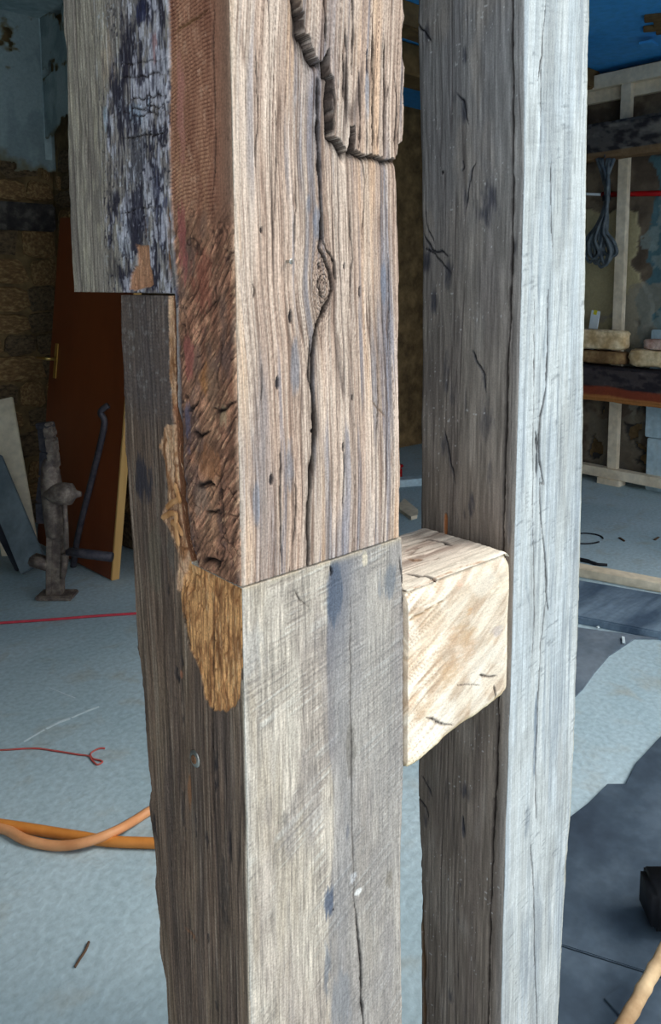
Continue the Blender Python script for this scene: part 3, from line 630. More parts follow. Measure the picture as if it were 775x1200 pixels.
# ---- the jointed post ---------------------------------------------
def seam_b(zz): return interp_px(SEAM, 0, 0, 1, zz)
def build_jointed_post():
    z = rows([(ZJ, ZB-.001, .0013), (ZB, 1.86, .0013), (1.9, CEIL, .06)])
    a1 = interp_px([(471, -60), (471, 0), (473, 20), (470, 40), (471, 66), (473, 80), (471, 110), (472, 140), (471, 166), (466, 170), (465, 190), (467, 250), (469, 330), (468, 400), (469, 480), (470, 560), (469, 628)], 1, 0, 0, z)
    a1 = a1+.0008*(vn(z*180, 0*z, 2)-.5)+.0012*(vn(z*50, 0*z, 3)-.5)
    blk = interp_px([(73, -60), (75, 0), (76, 40), (79, 60), (80, 110), (81, 200), (85, 290), (88, 342)], 0, 0, 1, z)+.0016*(vn(z*90, 0*z, 4)-.5)
    b1 = np.where(z < ZB-1e-6, seam_b(z)-.0015+.001*(vn(z*120, 0*z, 5)-.5), blk)
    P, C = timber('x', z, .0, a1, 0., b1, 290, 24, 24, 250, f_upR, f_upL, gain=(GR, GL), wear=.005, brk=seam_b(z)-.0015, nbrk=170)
    # ragged underside edges
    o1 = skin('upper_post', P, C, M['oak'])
    tag(o1, 'weathered pinkish oak upper post with split bark scabs, stepped over the scarf joint', 'post')
    zt = float(hit(170, 342, 0, 0)[2])-.003
    z = rows([(0, .44, .06), (.45, ZJ-.0022, .0015), (ZJ-.002, min(zt, ZB-.003), .0015)])
    left = interp_px([(140, 345), (141, 400), (144, 450), (146, 520), (150, 560), (153, 610), (156, 660), (158, 700), (161, 760), (166, 800), (169, 850), (173, 900), (176, 925), (174, 945), (178, 980), (182, 1010), (181, 1040), (187, 1080), (186, 1110), (193, 1150), (196, 1200), (200, 1260)], 0, 0, 1, z)
    left = left+.0022*(vn(z*70, 0*z, 6)-.5)+.0012*(vn(z*220, 0*z, 7)-.5)
    tong = z > ZJ-.0021
    b0 = np.where(tong, seam_b(z)+.0040+.001*(vn(z*150, 0*z, 8)-.5), 0)
    a1 = interp_px([(472, 628), (474, 700), (474, 900), (471, 1000), (471, 1100), (472, 1200), (472, 1260)], 1, 0, 0, z)+.001*(vn(z*60, 0*z, 9)-.5)
    P, C = timber('x', z, 0., a1, b0, left, 230, 16, 16, 190, f_loR, f_loL, gain=(GR2, GL2), wear=.003, brk=seam_b(z)+.0040, nbrk=100)
    o2 = skin('lower_post', P, C, M['oak'])
    tag(o2, 'grey sawn oak lower post with tall tongue and orange freshly cut patch at the joint', 'post')
    return o1, o2
def build_right_post():
    z = rows([(0, .16, .04), (.18, 1.93, .0019), (1.97, CEIL, .06)])
    A0 = float(hit(600, 700, 1, 0)[0])
    a0 = interp_px([(616, -40), (615, 0), (614, 200), (612, 300), (609, 420), (605, 560), (602, 680), (600, 760), (597, 840), (593, 960), (589, 1100), (587, 1200)], 1, 0, 0, z)
    a0 = np.clip(a0, A0-.02, A0+.02)
    a1 = interp_px([(692, -40), (692, 0), (690, 80), (688, 200), (687, 330), (685, 420), (684, 520), (682, 600), (680, 700), (676, 800), (674, 870), (669, 960), (664, 1030), (660, 1100), (655, 1200)], 1, 0, 0, z)+.0016*(vn(z*50, 0*z, 12)-.5)
    b1 = interp_px([(491, -40), (491, 0), (492, 300), (491, 620), (491, 900), (493, 1000), (495, 1060), (495, 1200)], 0, A0, 1, z)+.0022*(vn(z*30, 0*z, 13)-.5)
    P, C = timber('x', z, a0, a1, 0., b1, 120, 16, 16, 190, f_rpR, f_rpL, gain=(GRP, GLP), wear=.0045)
    o = skin('tall_post', P, C, M['oakR'])
    tag(o, 'bleached oak post with one dark side and long crack, right of the jointed post', 'post')
    return A0
A0 = build_right_post()
build_jointed_post()

# ---- the short rail between the two posts (grain runs along X) -----
def build_rail():
    xa, xb = .2425, float(hit(597, 700, 1, 0)[0])-.0035
    x = rows([(xa, xb, .0017)])
    zt = 1.0785
    zb = np.interp(x, [float(hit(475, 901, 1, -.002)[0]), float(hit(490, 893, 1, -.002)[0]), float(hit(520, 866, 1, -.002)[0]), float(hit(560, 838, 1, -.002)[0]), float(hit(585, 818, 1, -.002)[0]), float(hit(597, 809, 1, -.002)[0])],
                   [float(hit(475, 901, 1, -.002)[2]), float(hit(490, 893, 1, -.002)[2]), float(hit(520, 866, 1, -.002)[2]), float(hit(560, 838, 1, -.002)[2]), float(hit(585, 818, 1, -.002)[2]), float(hit(597, 809, 1, -.002)[2])])
    zb = zb+.0016*(vn(x*90, 0*x, 3)-.5)
    depth = .158
    def ff(f):                                  # front: U = z, Z = x
        z_, x_ = f.U, f.Z
        f.base((238, 222, 200)); dq = z_-.55*x_; f.mix(sst(.38, .66, fbm(dq*60, x_*16, 201))*.65, (204, 178, 150)); f.mix(sst(.5, .72, fbm(dq*150, x_*24, 207))*.45, (170, 142, 118)); f.mix(sst(.5, .68, fbm(x_*26, z_*26, 208))*.5, (252, 244, 228))
        dv = z_-.42*x_
        g = fbm(dv*330, x_*22, 202, 3); wl = 1-sst(xa+.02, xa+.11, x_); f.mul(.86+.28*g*(.4+.6*wl)); f.H += .001*(g-.5)*(.3+wl)
        ln = (1-sst(0, .09, np.abs(vn(dv*260, x_*10, 203)-.5)))*wl; f.mix(ln*.45, (140, 110, 84)); f.H -= .0009*ln
        nb = dict(rag=1.0, sc=60, st=1, soft=1.5)
        f.blob((530, 765), 40, 62, (186, 152, 122), .55, seed=11, **nb)
        f.blob((520, 790), 26, 40, (190, 156, 120), .6, seed=1, **nb); f.blob((545, 745), 22, 30, (176, 144, 110), .6, seed=2, **nb)
        f.blob((550, 715), 10, 8, (190, 146, 104), .7, seed=3, **nb); f.blob((582, 740), 12, 20, (170, 160, 160), .5, seed=4, **nb)
        f.blob((500, 830), 16, 30, (186, 158, 128), .5, seed=5, **nb); f.blob((538, 685), 8, 10, (220, 176, 150), .6, seed=6, **nb)
        f.blob((525, 765), 10, 20, (160, 140, 120), .4, seed=8, **nb); f.blob((588, 690), 16, 30, (250, 240, 214), .6, seed=7, **nb); f.blob((500, 705), 20, 20, (252, 244, 226), .7, seed=9, **nb)
        f.crack([(478, 728), (500, 715), (522, 702)], .0009, .002, .6, (120, 92, 60)); f.crack([(562, 791), (575, 793), (583, 791)], .0008, .002, .7); f.crack([(578, 803), (580, 815), (579, 822)], .001, .003, .8)
        f.crack([(498, 841), (510, 845), (520, 849), (531, 850)], .0009, .002, .75); f.crack([(535, 803), (550, 802), (562, 803)], .0006, .001, .5)
        f.crack([(473, 735), (478, 745), (476, 756)], .0014, .002, .6, (150, 80, 60)); f.H += .004*(fbm(x_*18, z_*18, 205)-.5)
        f.H -= .007*sst(0, 1, np.clip((z_-(zt-.028))/.028, 0, 1))**1.5
        f.mix(np.exp(-((z_-f.lo)/.006)**2)*.5, (238, 206, 132))
        e = np.exp(-((xb-x_)/.008)**2); f.mix(e*.4, (252, 244, 220)); f.H -= .003*e
    def ft(f):                                  # top: U = y, Z = x
        f.base((214, 198, 182)); y_, x_ = f.U, f.Z
        f.mix(sst(.35, .7, fbm(y_*60, x_*14, 211))*.7, (158, 136, 122)); g = fbm(y_*300, x_*20, 212, 3); f.mul(.8+.34*g); f.H += .0016*(g-.5)
        ln = 1-sst(0, .07, np.abs(vn(y_*170, x_*9, 213)-.5)); f.mix(ln*.5, (96, 76, 66)); f.H -= .0014*ln
        f.mix((1-sst(.01, .06, y_))*.7, (246, 236, 216)); f.crack([(475, 672), (500, 676), (518, 680)], .0014, .003, .8); f.crack([(476, 655), (484, 657), (496, 655)], .002, .004, .7, (120, 80, 50))
        f.crack([(480, 690), (540, 664), (592, 650)], .0007, .001, .6, (150, 110, 80)); f.crack([(500, 632), (522, 636), (530, 640)], .002, .003, .8)
        f.mix(np.exp(-((f.hi-y_)/.01)**2)*.4, (226, 226, 226)); f.H += .004*(fbm(x_*20, y_*24, 215)-.5)
    def plain(f): f.base((176, 150, 124)); f.lines(200, 5, .4, .001, 3)
    # ring: front (z up), top (y in), back (z down), bottom (y out)
    specs = []
    n = (120, 80, 12, 30)
    one = np.ones_like(x); ZT = zt*one; Y0 = -.0035*one; Y1 = depth*one
    geo = [(Y0, zb, Y0, ZT, ff, (-1, 0), 'z'), (Y0, ZT, Y1, ZT, ft, (0, 1), 'y'), (Y1, ZT, Y1, zb, plain, (1, 0), 'z'), (Y1, zb, Y0, zb, plain, (0, -1), 'y')]
    N = sum(n); P = np.zeros((len(x), N, 3)); C = np.zeros((len(x), N, 3)); W = np.zeros(N); P[:, :, 0] = x[:, None]
    o = 0; st = []
    for k, (ya, za, yb, zc, fn, nr, ax) in enumerate(geo):
        t = np.linspace(0, 1, n[k]+1)[None]; Y = ya[:, None]+(yb-ya)[:, None]*t; Z = za[:, None]+(zc-za)[:, None]*t
        u = Z if ax == 'z' else Y
        conv = (lambda px, py: (lambda h: (h[2], h[0]))(hit(px, py, 1, -.003))) if ax == 'z' else (lambda px, py: (lambda h: (h[1], h[0]))(hit(px, py, 2, zt)))
        f = Field(u, x[:, None]+0*t, conv); f.lo = np.minimum(u[:, :1], u[:, -1:])+0*u; f.hi = np.maximum(u[:, :1], u[:, -1:])+0*u
        fn(f); d = np.minimum(u-f.lo, f.hi-u); r = .009*(.6+1.2*fbm(x[:, None]*40+0*t, 0*u+k, 5)); f.H -= r*.35*np.clip(1-d/r, 0, 1)**2
        P[:, o:o+n[k], 1] = Y[:, :n[k]]; P[:, o:o+n[k], 2] = Z[:, :n[k]]; st.append((f, nr, o, n[k])); o += n[k]
    for f, nr, o, m_ in st:
        idx = (o+np.arange(m_+1)) % N; P[:, idx, 1] += f.H*nr[0]; P[:, idx, 2] += f.H*nr[1]; C[:, idx] += np.clip(lin(f.C), 0, .92); W[idx] += 1
    # round the far top corner over
    tt = np.clip((x-(xb-.012))/.012, 0, 1); P[:, :, 2] -= (sst(zt-.03, zt, P[:, :, 2])*(tt[:, None]**2)*.008)
    ob = skin('short_rail', P[:, ::-1], (C/W[None, :, None])[:, ::-1], M['oakX'])
    tag(ob, 'short cream oak rail with slanting underside fixed between the two posts', 'rail')
build_rail()

# ---- fixings on the posts ------------------------------------------
lp = bpy.data.objects['lower_post']; up = bpy.data.objects['upper_post']
c = hit(229, 889, 0, -.0005)
bm = bmesh.new(); lathe(bm, [(.0098, -.001), (.0100, .0006), (.0094, .0014), (.0052, .0018)], c, (-1, 0, 0), 28); sc_ = bm_obj('washer', bm, M['zinc'], lp, True); sc_['label'] = 'zinc plated round washer'
bm = bmesh.new(); lathe(bm, [(.0050, .0012), (.0052, .0024), (.0046, .0032), (.0020, .0034), (.0016, .0018)], c, (-1, 0, 0), 20); bm_obj('screw_head', bm, M['nail'], lp, True)
for (x, y) in ((335, 306),):
    c = hit(x, y, 1, 0)
    bm = bmesh.new(); tube(bm, [c+Vector((0, .004, 0)), c+Vector((.001, -.007, -.0005))], .0016, 8); lathe(bm, [(.0026, 0), (.0028, .0008), (.0018, .0014)], c+Vector((.001, -.007, -.0005)), (.1, -1, 0), 12); o = bm_obj('nail', bm, M['zinc'], up); o['label'] = 'bent shiny nail'
for (x, ya, yb, r) in ((199.5, 240, 330, .0022), (172.5, 250, 284, .0016)):
    a = hit(x, ya, 0, .0005); b = hit(x+1.5, yb, 0, .0005)
    bm = bmesh.new(); tube(bm, spline([a, (a+b)/2+Vector((0, .0008, 0)), b], 6), r, 8); o = bm_obj('iron_pin', bm, M['nail'], up, True); o['label'] = 'rusty iron pin set in the seam'
# curls of torn wood along the joint
tc = [((194, 596), (203, 588), (211, 584)), ((189, 607), (199, 602), (208, 603)), ((200, 612), (207, 616), (214, 628)), ((204, 566), (208, 580), (211, 590)), ((206, 600), (206, 620), (209, 640))]
for i, (p, q, r_) in enumerate(tc):
    P3 = [hit(*t, 0, -.0015-.001*(k == 1)) for k, t in enumerate((p, q, r_))]
    bm = bmesh.new(); tube(bm, spline(P3, 5), [.0008]+[.0036]*9+[.0012], 7)
    for v in bm.verts: v.co.x = -.0005+(v.co.x+.0005)*.55; v.co += Vector((0, random.uniform(-.0006, .0006), random.uniform(-.0006, .0006)))
    bm_obj('torn_splinter', bm, M['fresh'], lp)
bpy.data.objects['torn_splinter']['label'] = 'pale curl of freshly torn wood'

# ------------------------------------------------------------------ the building round the posts
def struct(o, label=None): o['kind'] = 'structure'; return o
AR, BB, AN = 4.85, 4.15, 1.49            # right wall plane, back wall plane, projecting nib face
bm = bmesh.new(); bbox(bm, (-3.2, -7, -.12), (AR+.3, BB+.3, 0)); struct(bm_obj('floor', bm, M['floor']))
bm = bmesh.new(); bbox(bm, (-3.2, -.05, CEIL), (1.62, BB+.3, CEIL+.12)); struct(bm_obj('ceiling', bm, M['plaster']))
bm = bmesh.new(); bbox(bm, (1.62, -.05, CEIL), (AR+.3, BB+.3, CEIL+.12)); struct(bm_obj('ceiling', bm, M['blue']))
bm = bmesh.new(); bbox(bm, (-3.2, BB, 0), (AR+.3, BB+.3, CEIL)); struct(bm_obj('wall_back', bm, M['mortar'])); wb = bpy.data.objects['wall_back']
bm = bmesh.new(); bbox(bm, (AN, 2.62, 0), (AN+.35, BB, CEIL)); struct(bm_obj('wall_middle', bm, M['mortar'])); wm = bpy.data.objects['wall_middle']
bm = bmesh.new(); bbox(bm, (-3.2, -.25, 0), (-2.9, BB, CEIL)); struct(bm_obj('wall_left', bm, M['plaster']))
bm = bmesh.new(); bbox(bm, (-3.2, -.25, 0), (-1.1, -.05, CEIL)); bbox(bm, (-1.1, -.25, 2.55), (AR+.3, -.05, CEIL+.12)); struct(bm_obj('wall_front', bm, M['plaster']))

def grid_wall(name, o, ux, uy, nx, ny, paint, m, parent=None):
    "wall skin: displaced, coloured grid"
    o = Vector(o); ux = Vector(ux); uy = Vector(uy); n = ux.cross(uy).normalized()
    U, V = np.meshgrid(np.linspace(0, ux.length, nx), np.linspace(0, uy.length, ny))
    H, C, keep = paint(U, V)
    P = np.array(o)+U[..., None]*np.array(ux.normalized())+V[..., None]*np.array(uy.normalized())+H[..., None]*np.array(n)
    idx = np.arange(nx*ny).reshape(ny, nx)
    q = np.stack([idx[:-1, :-1], idx[:-1, 1:], idx[1:, 1:], idx[1:, :-1]], -1).reshape(-1, 4)
    if keep is not None:
        kf = (keep[:-1, :-1] & keep[:-1, 1:] & keep[1:, 1:] & keep[1:, :-1]).ravel(); q = q[kf]
    me = bpy.data.meshes.new(name); me.vertices.add(nx*ny); me.vertices.foreach_set('co', P.astype(np.float32).ravel())
    me.loops.add(q.size); me.loops.foreach_set('vertex_index', q.ravel().astype(np.int32))
    me.polygons.add(len(q)); me.polygons.foreach_set('loop_start', (np.arange(len(q))*4).astype(np.int32)); me.polygons.foreach_set('loop_total', np.full(len(q), 4, np.int32))
    me.update(calc_edges=True); ca = me.color_attributes.new('Col', 'FLOAT_COLOR', 'POINT')
    c4 = np.ones((nx*ny, 4), np.float32); c4[:, :3] = lin(C).reshape(-1, 3); ca.data.foreach_set('color', c4.ravel()); me.shade_smooth()
    return link(name, me, m, parent)
def mixc(C, m, c): m = np.clip(m, 0, 1)[..., None]; return C*(1-m)+rgb(*c)*m

# right wall: bare masonry with scraps of cream and teal paint
def paint_right(U, V):            # U along Y (0..BB), V up
    H = .02*(fbm(U*5, V*5, 1)-.5)+.012*(fbm(U*22, V*22, 2)-.5); C = np.zeros(U.shape+(3,)); C[:] = rgb(120, 106, 90)
    C = mixc(C, sst(.4, .65, fbm(U*3, V*4, 3))*.8, (84, 72, 62)); C = mixc(C, sst(.5, .7, fbm(U*9, V*9, 4))*.6, (150, 134, 112))
    C = mixc(C, sst(.50, .56, fbm(U*2.6, V*2.2, 6))*(V < 1.2)*.8, (52, 58, 66))
    def patch(u0, u1, v0, v1, c, k, sd, rg=.10):
        n = (fbm(U*5, V*5, sd, 5)-.5)*rg*3.2
        d = np.minimum(np.minimum(U-u0, u1-U), np.minimum(V-v0, v1-V))+n
        return sst(-.003, .006, d)*k
    a = lambda x, y: (lambda h: (h[1], h[2]))(hit(x, y, 0, AR))
    (uA, vA), (uB, vB) = a(757, 238), a(690, 408)
    pc = patch(uA, 3.1, 1.02, vA, (0, 0, 0), 1, 11); C = mixc(C, pc, (176, 164, 128)); H = H+.012*pc
    (uC, _) = a(757, 300); (uD, _) = a(735, 300)
    pt = patch(.8, uC-.02, .95, 2.35, 0, 1, 13, .10); C = mixc(C, pt, (86, 116, 124))
    pg = patch(uC-.5, uC-.10, 1.2, 2.2, 0, 1, 17, .16)*(fbm(U*14, V*14, 19) > .5); C = mixc(C, pg*.8, (138, 150, 146))
    pp = patch(uC-.15, uD+.10, .55, 1.45, 0, 1, 21, .14); C = mixc(C, pp*.8, (146, 140, 126))
    pl = patch(uC-.1, uD+.25, .0, .5, 0, 1, 23, .14); C = mixc(C, pl*.7, (120, 112, 98))
    H += -.03*((fbm(U*7, V*6, 25) > .60) & (V < .9)); C = mixc(C, ((fbm(U*7, V*6, 25) > .60) & (V < .9))*.7, (40, 40, 44))
    tu = patch(3.3, 4.3, 1.4, 2.6, 0, 1, 27, .2); C = mixc(C, tu*.8, (104, 124, 130))
    return H, C, None
bm = bmesh.new(); bbox(bm, (AR+.04, -7, 0), (AR+.3, BB+.3, CEIL)); wr = bm_obj('wall_right', bm, M['mortar']); struct(wr)
grid_wall('wall_face', (AR+.01, BB, 0), (0, -(BB+.0), 0), (0, 0, CEIL), 330, 250, lambda U, V: paint_right(BB-U, V), M['attr'], wr)

# left back wall and nib: rubble stones with a peeling plaster coat above
STONES = []
def stone_mesh(i):
    r = random.Random(i*7+1); b = bmesh.new(); bmesh.ops.create_cube(b, size=1)
    bmesh.ops.bevel(b, geom=b.edges[:], offset=.16, segments=1, affect='EDGES')
    for v in b.verts: v.co += Vector([r.uniform(-.07, .07) for _ in range(3)])
    me = bpy.data.meshes.new('stone'); b.to_mesh(me); b.free(); me.materials.append(M['stone' if i % 3 else 'stoned']); return me
STONES = [stone_mesh(i) for i in range(7)]
def stones(parent, o, du, dn, ulen, zmax, seed, skipz=None):
    r = random.Random(seed); z = .0; c = 0
    while z < zmax:
        h = r.choice([.10, .13, .16, .20]); u = r.uniform(-.1, 0)
        while u < ulen:
            wd = r.uniform(.14, .34)
            if not (skipz and skipz[0] < z+h/2 < skipz[1]):
                ob = bpy.data.objects.new('stone', r.choice(STONES)); COL.objects.link(ob); ob.parent = parent
                u0, u1 = max(u, .01), min(u+wd, ulen-.01)
                if u1-u0 > .05:
                    p = Vector(o)+Vector(du)*((u0+u1)/2)+Vector(dn)*(-.018+r.uniform(-.014, .014)); ob.location = (p.x, p.y, z+h/2)
                    sx, sy = (u1-u0-.014), .075
                    ob.scale = (sx, sy, h-.014) if abs(du[0]) > .5 else (sy, sx, h-.014); c += 1
                else: bpy.data.objects.remove(ob)
            u += wd
        z += h
    return c
zl = AT(20, 250, Vector((1.1, BB, 0))).z
stones(wb, (.25, BB, 0), (1, 0, 0), (0, -1, 0), AN-.25, 2.25, 5, (zl-.12, zl+.10))
stones(wm, (AN, 2.64, 0), (0, 1, 0), (-1, 0, 0), BB-2.64-.05, 2.2, 9)
bm = bmesh.new(); bbox(bm, (.3, BB-.075, zl-.09), (AN-.02, BB+.05, zl+.07), .012, 0); lt = bm_obj('lintel', bm, M['oldbeam'], wb); lt['label'] = 'dark timber lintel set into the rubble wall'
def plaster_paint(base, sd, curve):
    def f(U, V):
        H = .006*(fbm(U*6, V*6, sd)-.5); C = np.zeros(U.shape+(3,)); C[:] = rgb(158, 172, 174)
        C = mixc(C, sst(.45, .7, fbm(U*3, V*3, sd+1))*.7, (184, 194, 194)); C = mixc(C, sst(.55, .7, fbm(U*8, V*5, sd+2))*.5, (120, 136, 140))
        ed = V-curve(U)+(fbm(U*5, V*5, sd+4, 5)-.5)*.34
        n = fbm(U*7, V*9, sd+5, 5); keep = (ed > 0) & ~((n > .70))
        C = mixc(C, (1-sst(0, .05, ed))*.7, (120, 104, 72)); C = mixc(C, sst(.63, .70, n)*.8, (112, 92, 56))
        return H+.0, C, keep
    return f
grid_wall('plaster_layer', (.25, BB-.055, 1.9), (AN-.25, 0, 0), (0, 0, 1.1), 170, 170, plaster_paint(0, 41, lambda U: .62-.30*U/.9), M['attr'], wb)
grid_wall('plaster_layer', (AN-.055, BB-.02, 1.9), (0, -1.33, 0), (0, 0, 1.1), 180, 160, plaster_paint(0, 51, lambda U: .36+.0*U), M['attr'], wm)
bm = bmesh.new(); bbox(bm, (AN-.06, BB-.06, 2.2), (AN-.02, BB-.02, CEIL)); bm_obj('corner_pipe', bm, M['plaster'], wb)

# ceiling scars and joists
def scar(px0, py0, px1, py1, n, m):
    p0, p1 = G(px0, py0, CEIL), G(px1, py1, CEIL)
    return p0, p1
cl = bpy.data.objects['ceiling.001']
h0 = G(748, 30, CEIL); h1 = G(800, 24, CEIL); hd = (h1-h0).normalized(); hn = Vector((-hd.y, hd.x, 0)); hn = hn if hn.dot(Vector((SY, CYW, 0))) > 0 else -hn
h0 -= hn*.05
for k, (s0, L, wd, off) in enumerate(((.04, .55, .085, 0), (.09, .6, .09, .10), (.03, .5, .07, .195), (.10, .5, .07, .27))):
    a = h0+hn*(off-.10)+hd*s0; bm = bmesh.new()
    obox(bm, a+Vector((0, 0, -.012)), a+hd*L+Vector((0, 0, -.012)), wd, .022, (0, 0, 1), .003, 4, .002); bm_obj('lath', bm, M['hewnd'], cl)
q = G(762, 43, CEIL); bm = bmesh.new(); slab(bm, [q+Vector(v) for v in ((-.05, -.04, 0), (.06, -.03, 0), (.04, .05, 0), (-.06, .04, 0))], CEIL-.05, CEIL-.035, .001)
o = bm_obj('hanging_flake', bm, M['blue'], cl); o['label'] = 'flake of blue paint hanging at the torn hole'
for i, (yy, hh) in enumerate(((14, .14), (63, .20), (85, .1))):
    p = G(480, yy, CEIL-.02)
    bm = bmesh.new(); obox(bm, (1.75, p.y, CEIL-hh/2), (AR-.05, p.y, CEIL-hh/2), .16+.1*(i == 1), hh, (0, 0, 1), .01, 12, .004)
    o = bm_obj('ceiling_joist', bm, M['hewnd'] if i < 2 else M['oldbeam']); tag(o, ('brown sawn joist under the ceiling, topmost in the gap between the posts', 'dark brown joist below the blue strip in the gap between posts', 'lowest blackish joist against the ceiling, seen in the gap between posts')[i], 'joist')

# ------------------------------------------------------------------ stud frame on the right wall
FX = 4.72
fr = empty('stud_frame', (FX+.03, 2.1, 0)); tag(fr, 'pale sawn pine stud frame standing against the stripped right wall', 'stud frame')
def frame_bar(name, lo, hi): bm = bmesh.new(); bbox(bm, lo, hi, .003, 0); return bm_obj(name, bm, M['pale'], fr)
pz = lambda x, y, A=FX: hit(x, y, 0, A)
zt0, zt1 = pz(735, 97).z, pz(735, 80).z; zt1 = min(zt1, CEIL-.004)
zb1, zb0 = pz(730, 552).z, pz(730, 567).z
y0, y1 = .9, 3.6
frame_bar('top_plate', (FX, y0, zt0), (FX+.06, y1, zt1))
frame_bar('top_rail', (FX+.06, y0, pz(700, 118).z), (FX+.10, y1, pz(700, 98).z))
ys = pz(722, 400).y; sw = .075
for yy in (ys, ys-.62, ys+.62, ys+1.24):
    frame_bar('stud', (FX+.005, yy-sw/2, max(zb1, .03)), (FX+.055, yy+sw/2, zt0))
frame_bar('bottom_plate', (FX-.02, y0, max(zb0, .045)), (FX+.06, y1, max(zb1, .09)))
for yy in (ys, ys+1.24, ys-.9): frame_bar('packing_block', (FX-.04, yy-.09, .001), (FX+.06, yy+.09, max(zb0, .045)))

def hewn_beam(name, x0, x1, ya, yb, z0, z1, paint, label, cat):
    n = 240; yv = np.linspace(ya, yb, n)
    per = []
    ks = ((0, 24), (1, 14), (2, 24), (3, 14))
    P = np.zeros((n, 76, 3)); C = np.zeros((n, 76, 3)); j = 0
    for k, m_ in ks:
        for t in np.linspace(0, 1, m_, endpoint=False):
            X, Z = ((x0, z0+(z1-z0)*t), (x0+(x1-x0)*t, z1), (x1, z1+(z0-z1)*t), (x1+(x0-x1)*t, z0))[k]
            e = .010*(fbm(yv*9, yv*0+j*.35, 3)-.5)+.012*(fbm(yv*3, yv*0+j*.12, 5)-.5); cx, cz = (x0+x1)/2, (z0+z1)/2
            dx, dz = X-cx, Z-cz; r = math.hypot(dx, dz); c = .012 if min(t, 1-t) < .06 else 0
            P[:, j, 0] = X+dx/r*(e-c); P[:, j, 1] = yv; P[:, j, 2] = Z+dz/r*(e-c)+.006*np.sin(yv*2.2)
            C[:, j] = paint(yv, np.full(n, (Z-z0)/(z1-z0)), j); j += 1
    o = skin(name, P, lin(C), M['attr']); tag(o, label, cat); return o
def pb1(y, v, j):
    c = np.zeros((len(y), 3)); c[:] = rgb(96, 90, 86); n = fbm(y*14, v*3+j*.2, 7); c = mixc(c, sst(.45, .6, n), (52, 48, 50)); c = mixc(c, sst(.6, .75, fbm(y*8, v*4, 9))*.7, (140, 132, 122))
    return mixc(c, (v < .16+.06*fbm(y*9, y*0, 2))*.8, (142, 110, 76))
def pb2(y, v, j):
    c = np.zeros((len(y), 3)); c[:] = rgb(74, 66, 66); n = fbm(y*12, v*3+j*.2, 17); c = mixc(c, sst(.45, .62, n), (46, 42, 46)); c = mixc(c, sst(.6, .75, fbm(y*8, v*4, 19))*.6, (110, 100, 96))
    e = .42+.16*(fbm(y*6, y*0, 12)-.5); c = mixc(c, sst(.03, -.03, v-e)*.95, (140, 66, 44)); return mixc(c, sst(.03, -.03, v-e*.45+.06*fbm(y*11, y*0, 13))*.85, (190, 130, 72))
def sst_(a, b, x): return sst(a, b, x)
BX = FX-.13
hewn_beam('old_beam', BX, FX-.004, .9, 3.25, hit(735, 181, 0, BX).z, hit(735, 137, 0, BX).z, pb1, 'upper dark hewn beam crossing the pale studs, ragged lower edge', 'beam')
zs1 = hit(735, 431, 0, BX-.05).z; zs0 = hit(735, 473, 0, BX-.05).z
hewn_beam('old_beam', BX-.05, FX-.024, .9, 3.25, zs0, zs1, pb2, 'lower dark beam with red-brown split underside, carrying the loose bricks', 'beam')

# loose masonry on the lower beam
def rough_block(name, lo, hi, m, rz=0, jit=.006, label='', parent=None, seed=1):
    r = random.Random(seed); b = bmesh.new(); bmesh.ops.create_cube(b, size=1)
    s = Vector(hi)-Vector(lo); c = (Vector(hi)+Vector(lo))/2
    bmesh.ops.subdivide_edges(b, edges=b.edges[:], cuts=5, use_grid_fill=True)
    for v in b.verts:
        p = v.co.copy(); l = max(abs(p.x), abs(p.y), abs(p.z)); 
        k = sum(1 for q in p if abs(q) > .42); p *= (1-.05*(k-1) if k > 1 else 1)
        v.co = Vector((p.x*s.x, p.y*s.y, p.z*s.z))+Vector([r.uniform(-jit, jit) for _ in range(3)])
    b.transform(Matrix.Rotation(rz, 4, 'Z')); 
    zmin = min(v.co.z for v in b.verts); b.transform(Matrix.Translation((c.x, c.y, Vector(lo).z-zmin)))
    o = bm_obj(name, b, m, None, True); tag(o, label, 'stone' if 'stone' in name else 'brick', 'loose stones and bricks on the lower beam'); return o
XB = BX-.035; zt_ = zs1+.008
P1 = hit(684, 405, 0, XB); P2 = hit(732, 405, 0, XB)
ztop1 = hit(710, 413, 0, XB).z; ztop0 = hit(710, 389, 0, XB).z
rough_block('loose_stone', (XB, P2.y-.0, zt_), (XB+.11, P1.y+.13, zt_+.086), M['stone'], 0, .006, 'brown flat stone lying under the cream block on the lower beam', seed=3)
rough_block('sandstone_block', (XB-.005, P2.y+.005, zt_+.10), (XB+.10, P1.y+.10, zt_+.235), M['stonec'], .05, .008, 'cream sandstone block with a chipped face, topmost of the left pair', seed=5)
Q1 = hit(736, 420, 0, XB)
rough_block('loose_stone', (XB, Q1.y-.40, zt_), (XB+.11, Q1.y, zt_+.11), M['stonec'], 0, .008, 'long rounded buff stone at the right end of the lower beam', seed=8)
Q2 = hit(753, 405, 0, XB)
rough_block('old_brick', (XB+.005, Q2.y-.23, zt_+.124), (XB+.10, Q2.y, zt_+.19), M['brickp'], 0, .004, 'pinkish brick with pale mortar on top of the buff stone', seed=9)
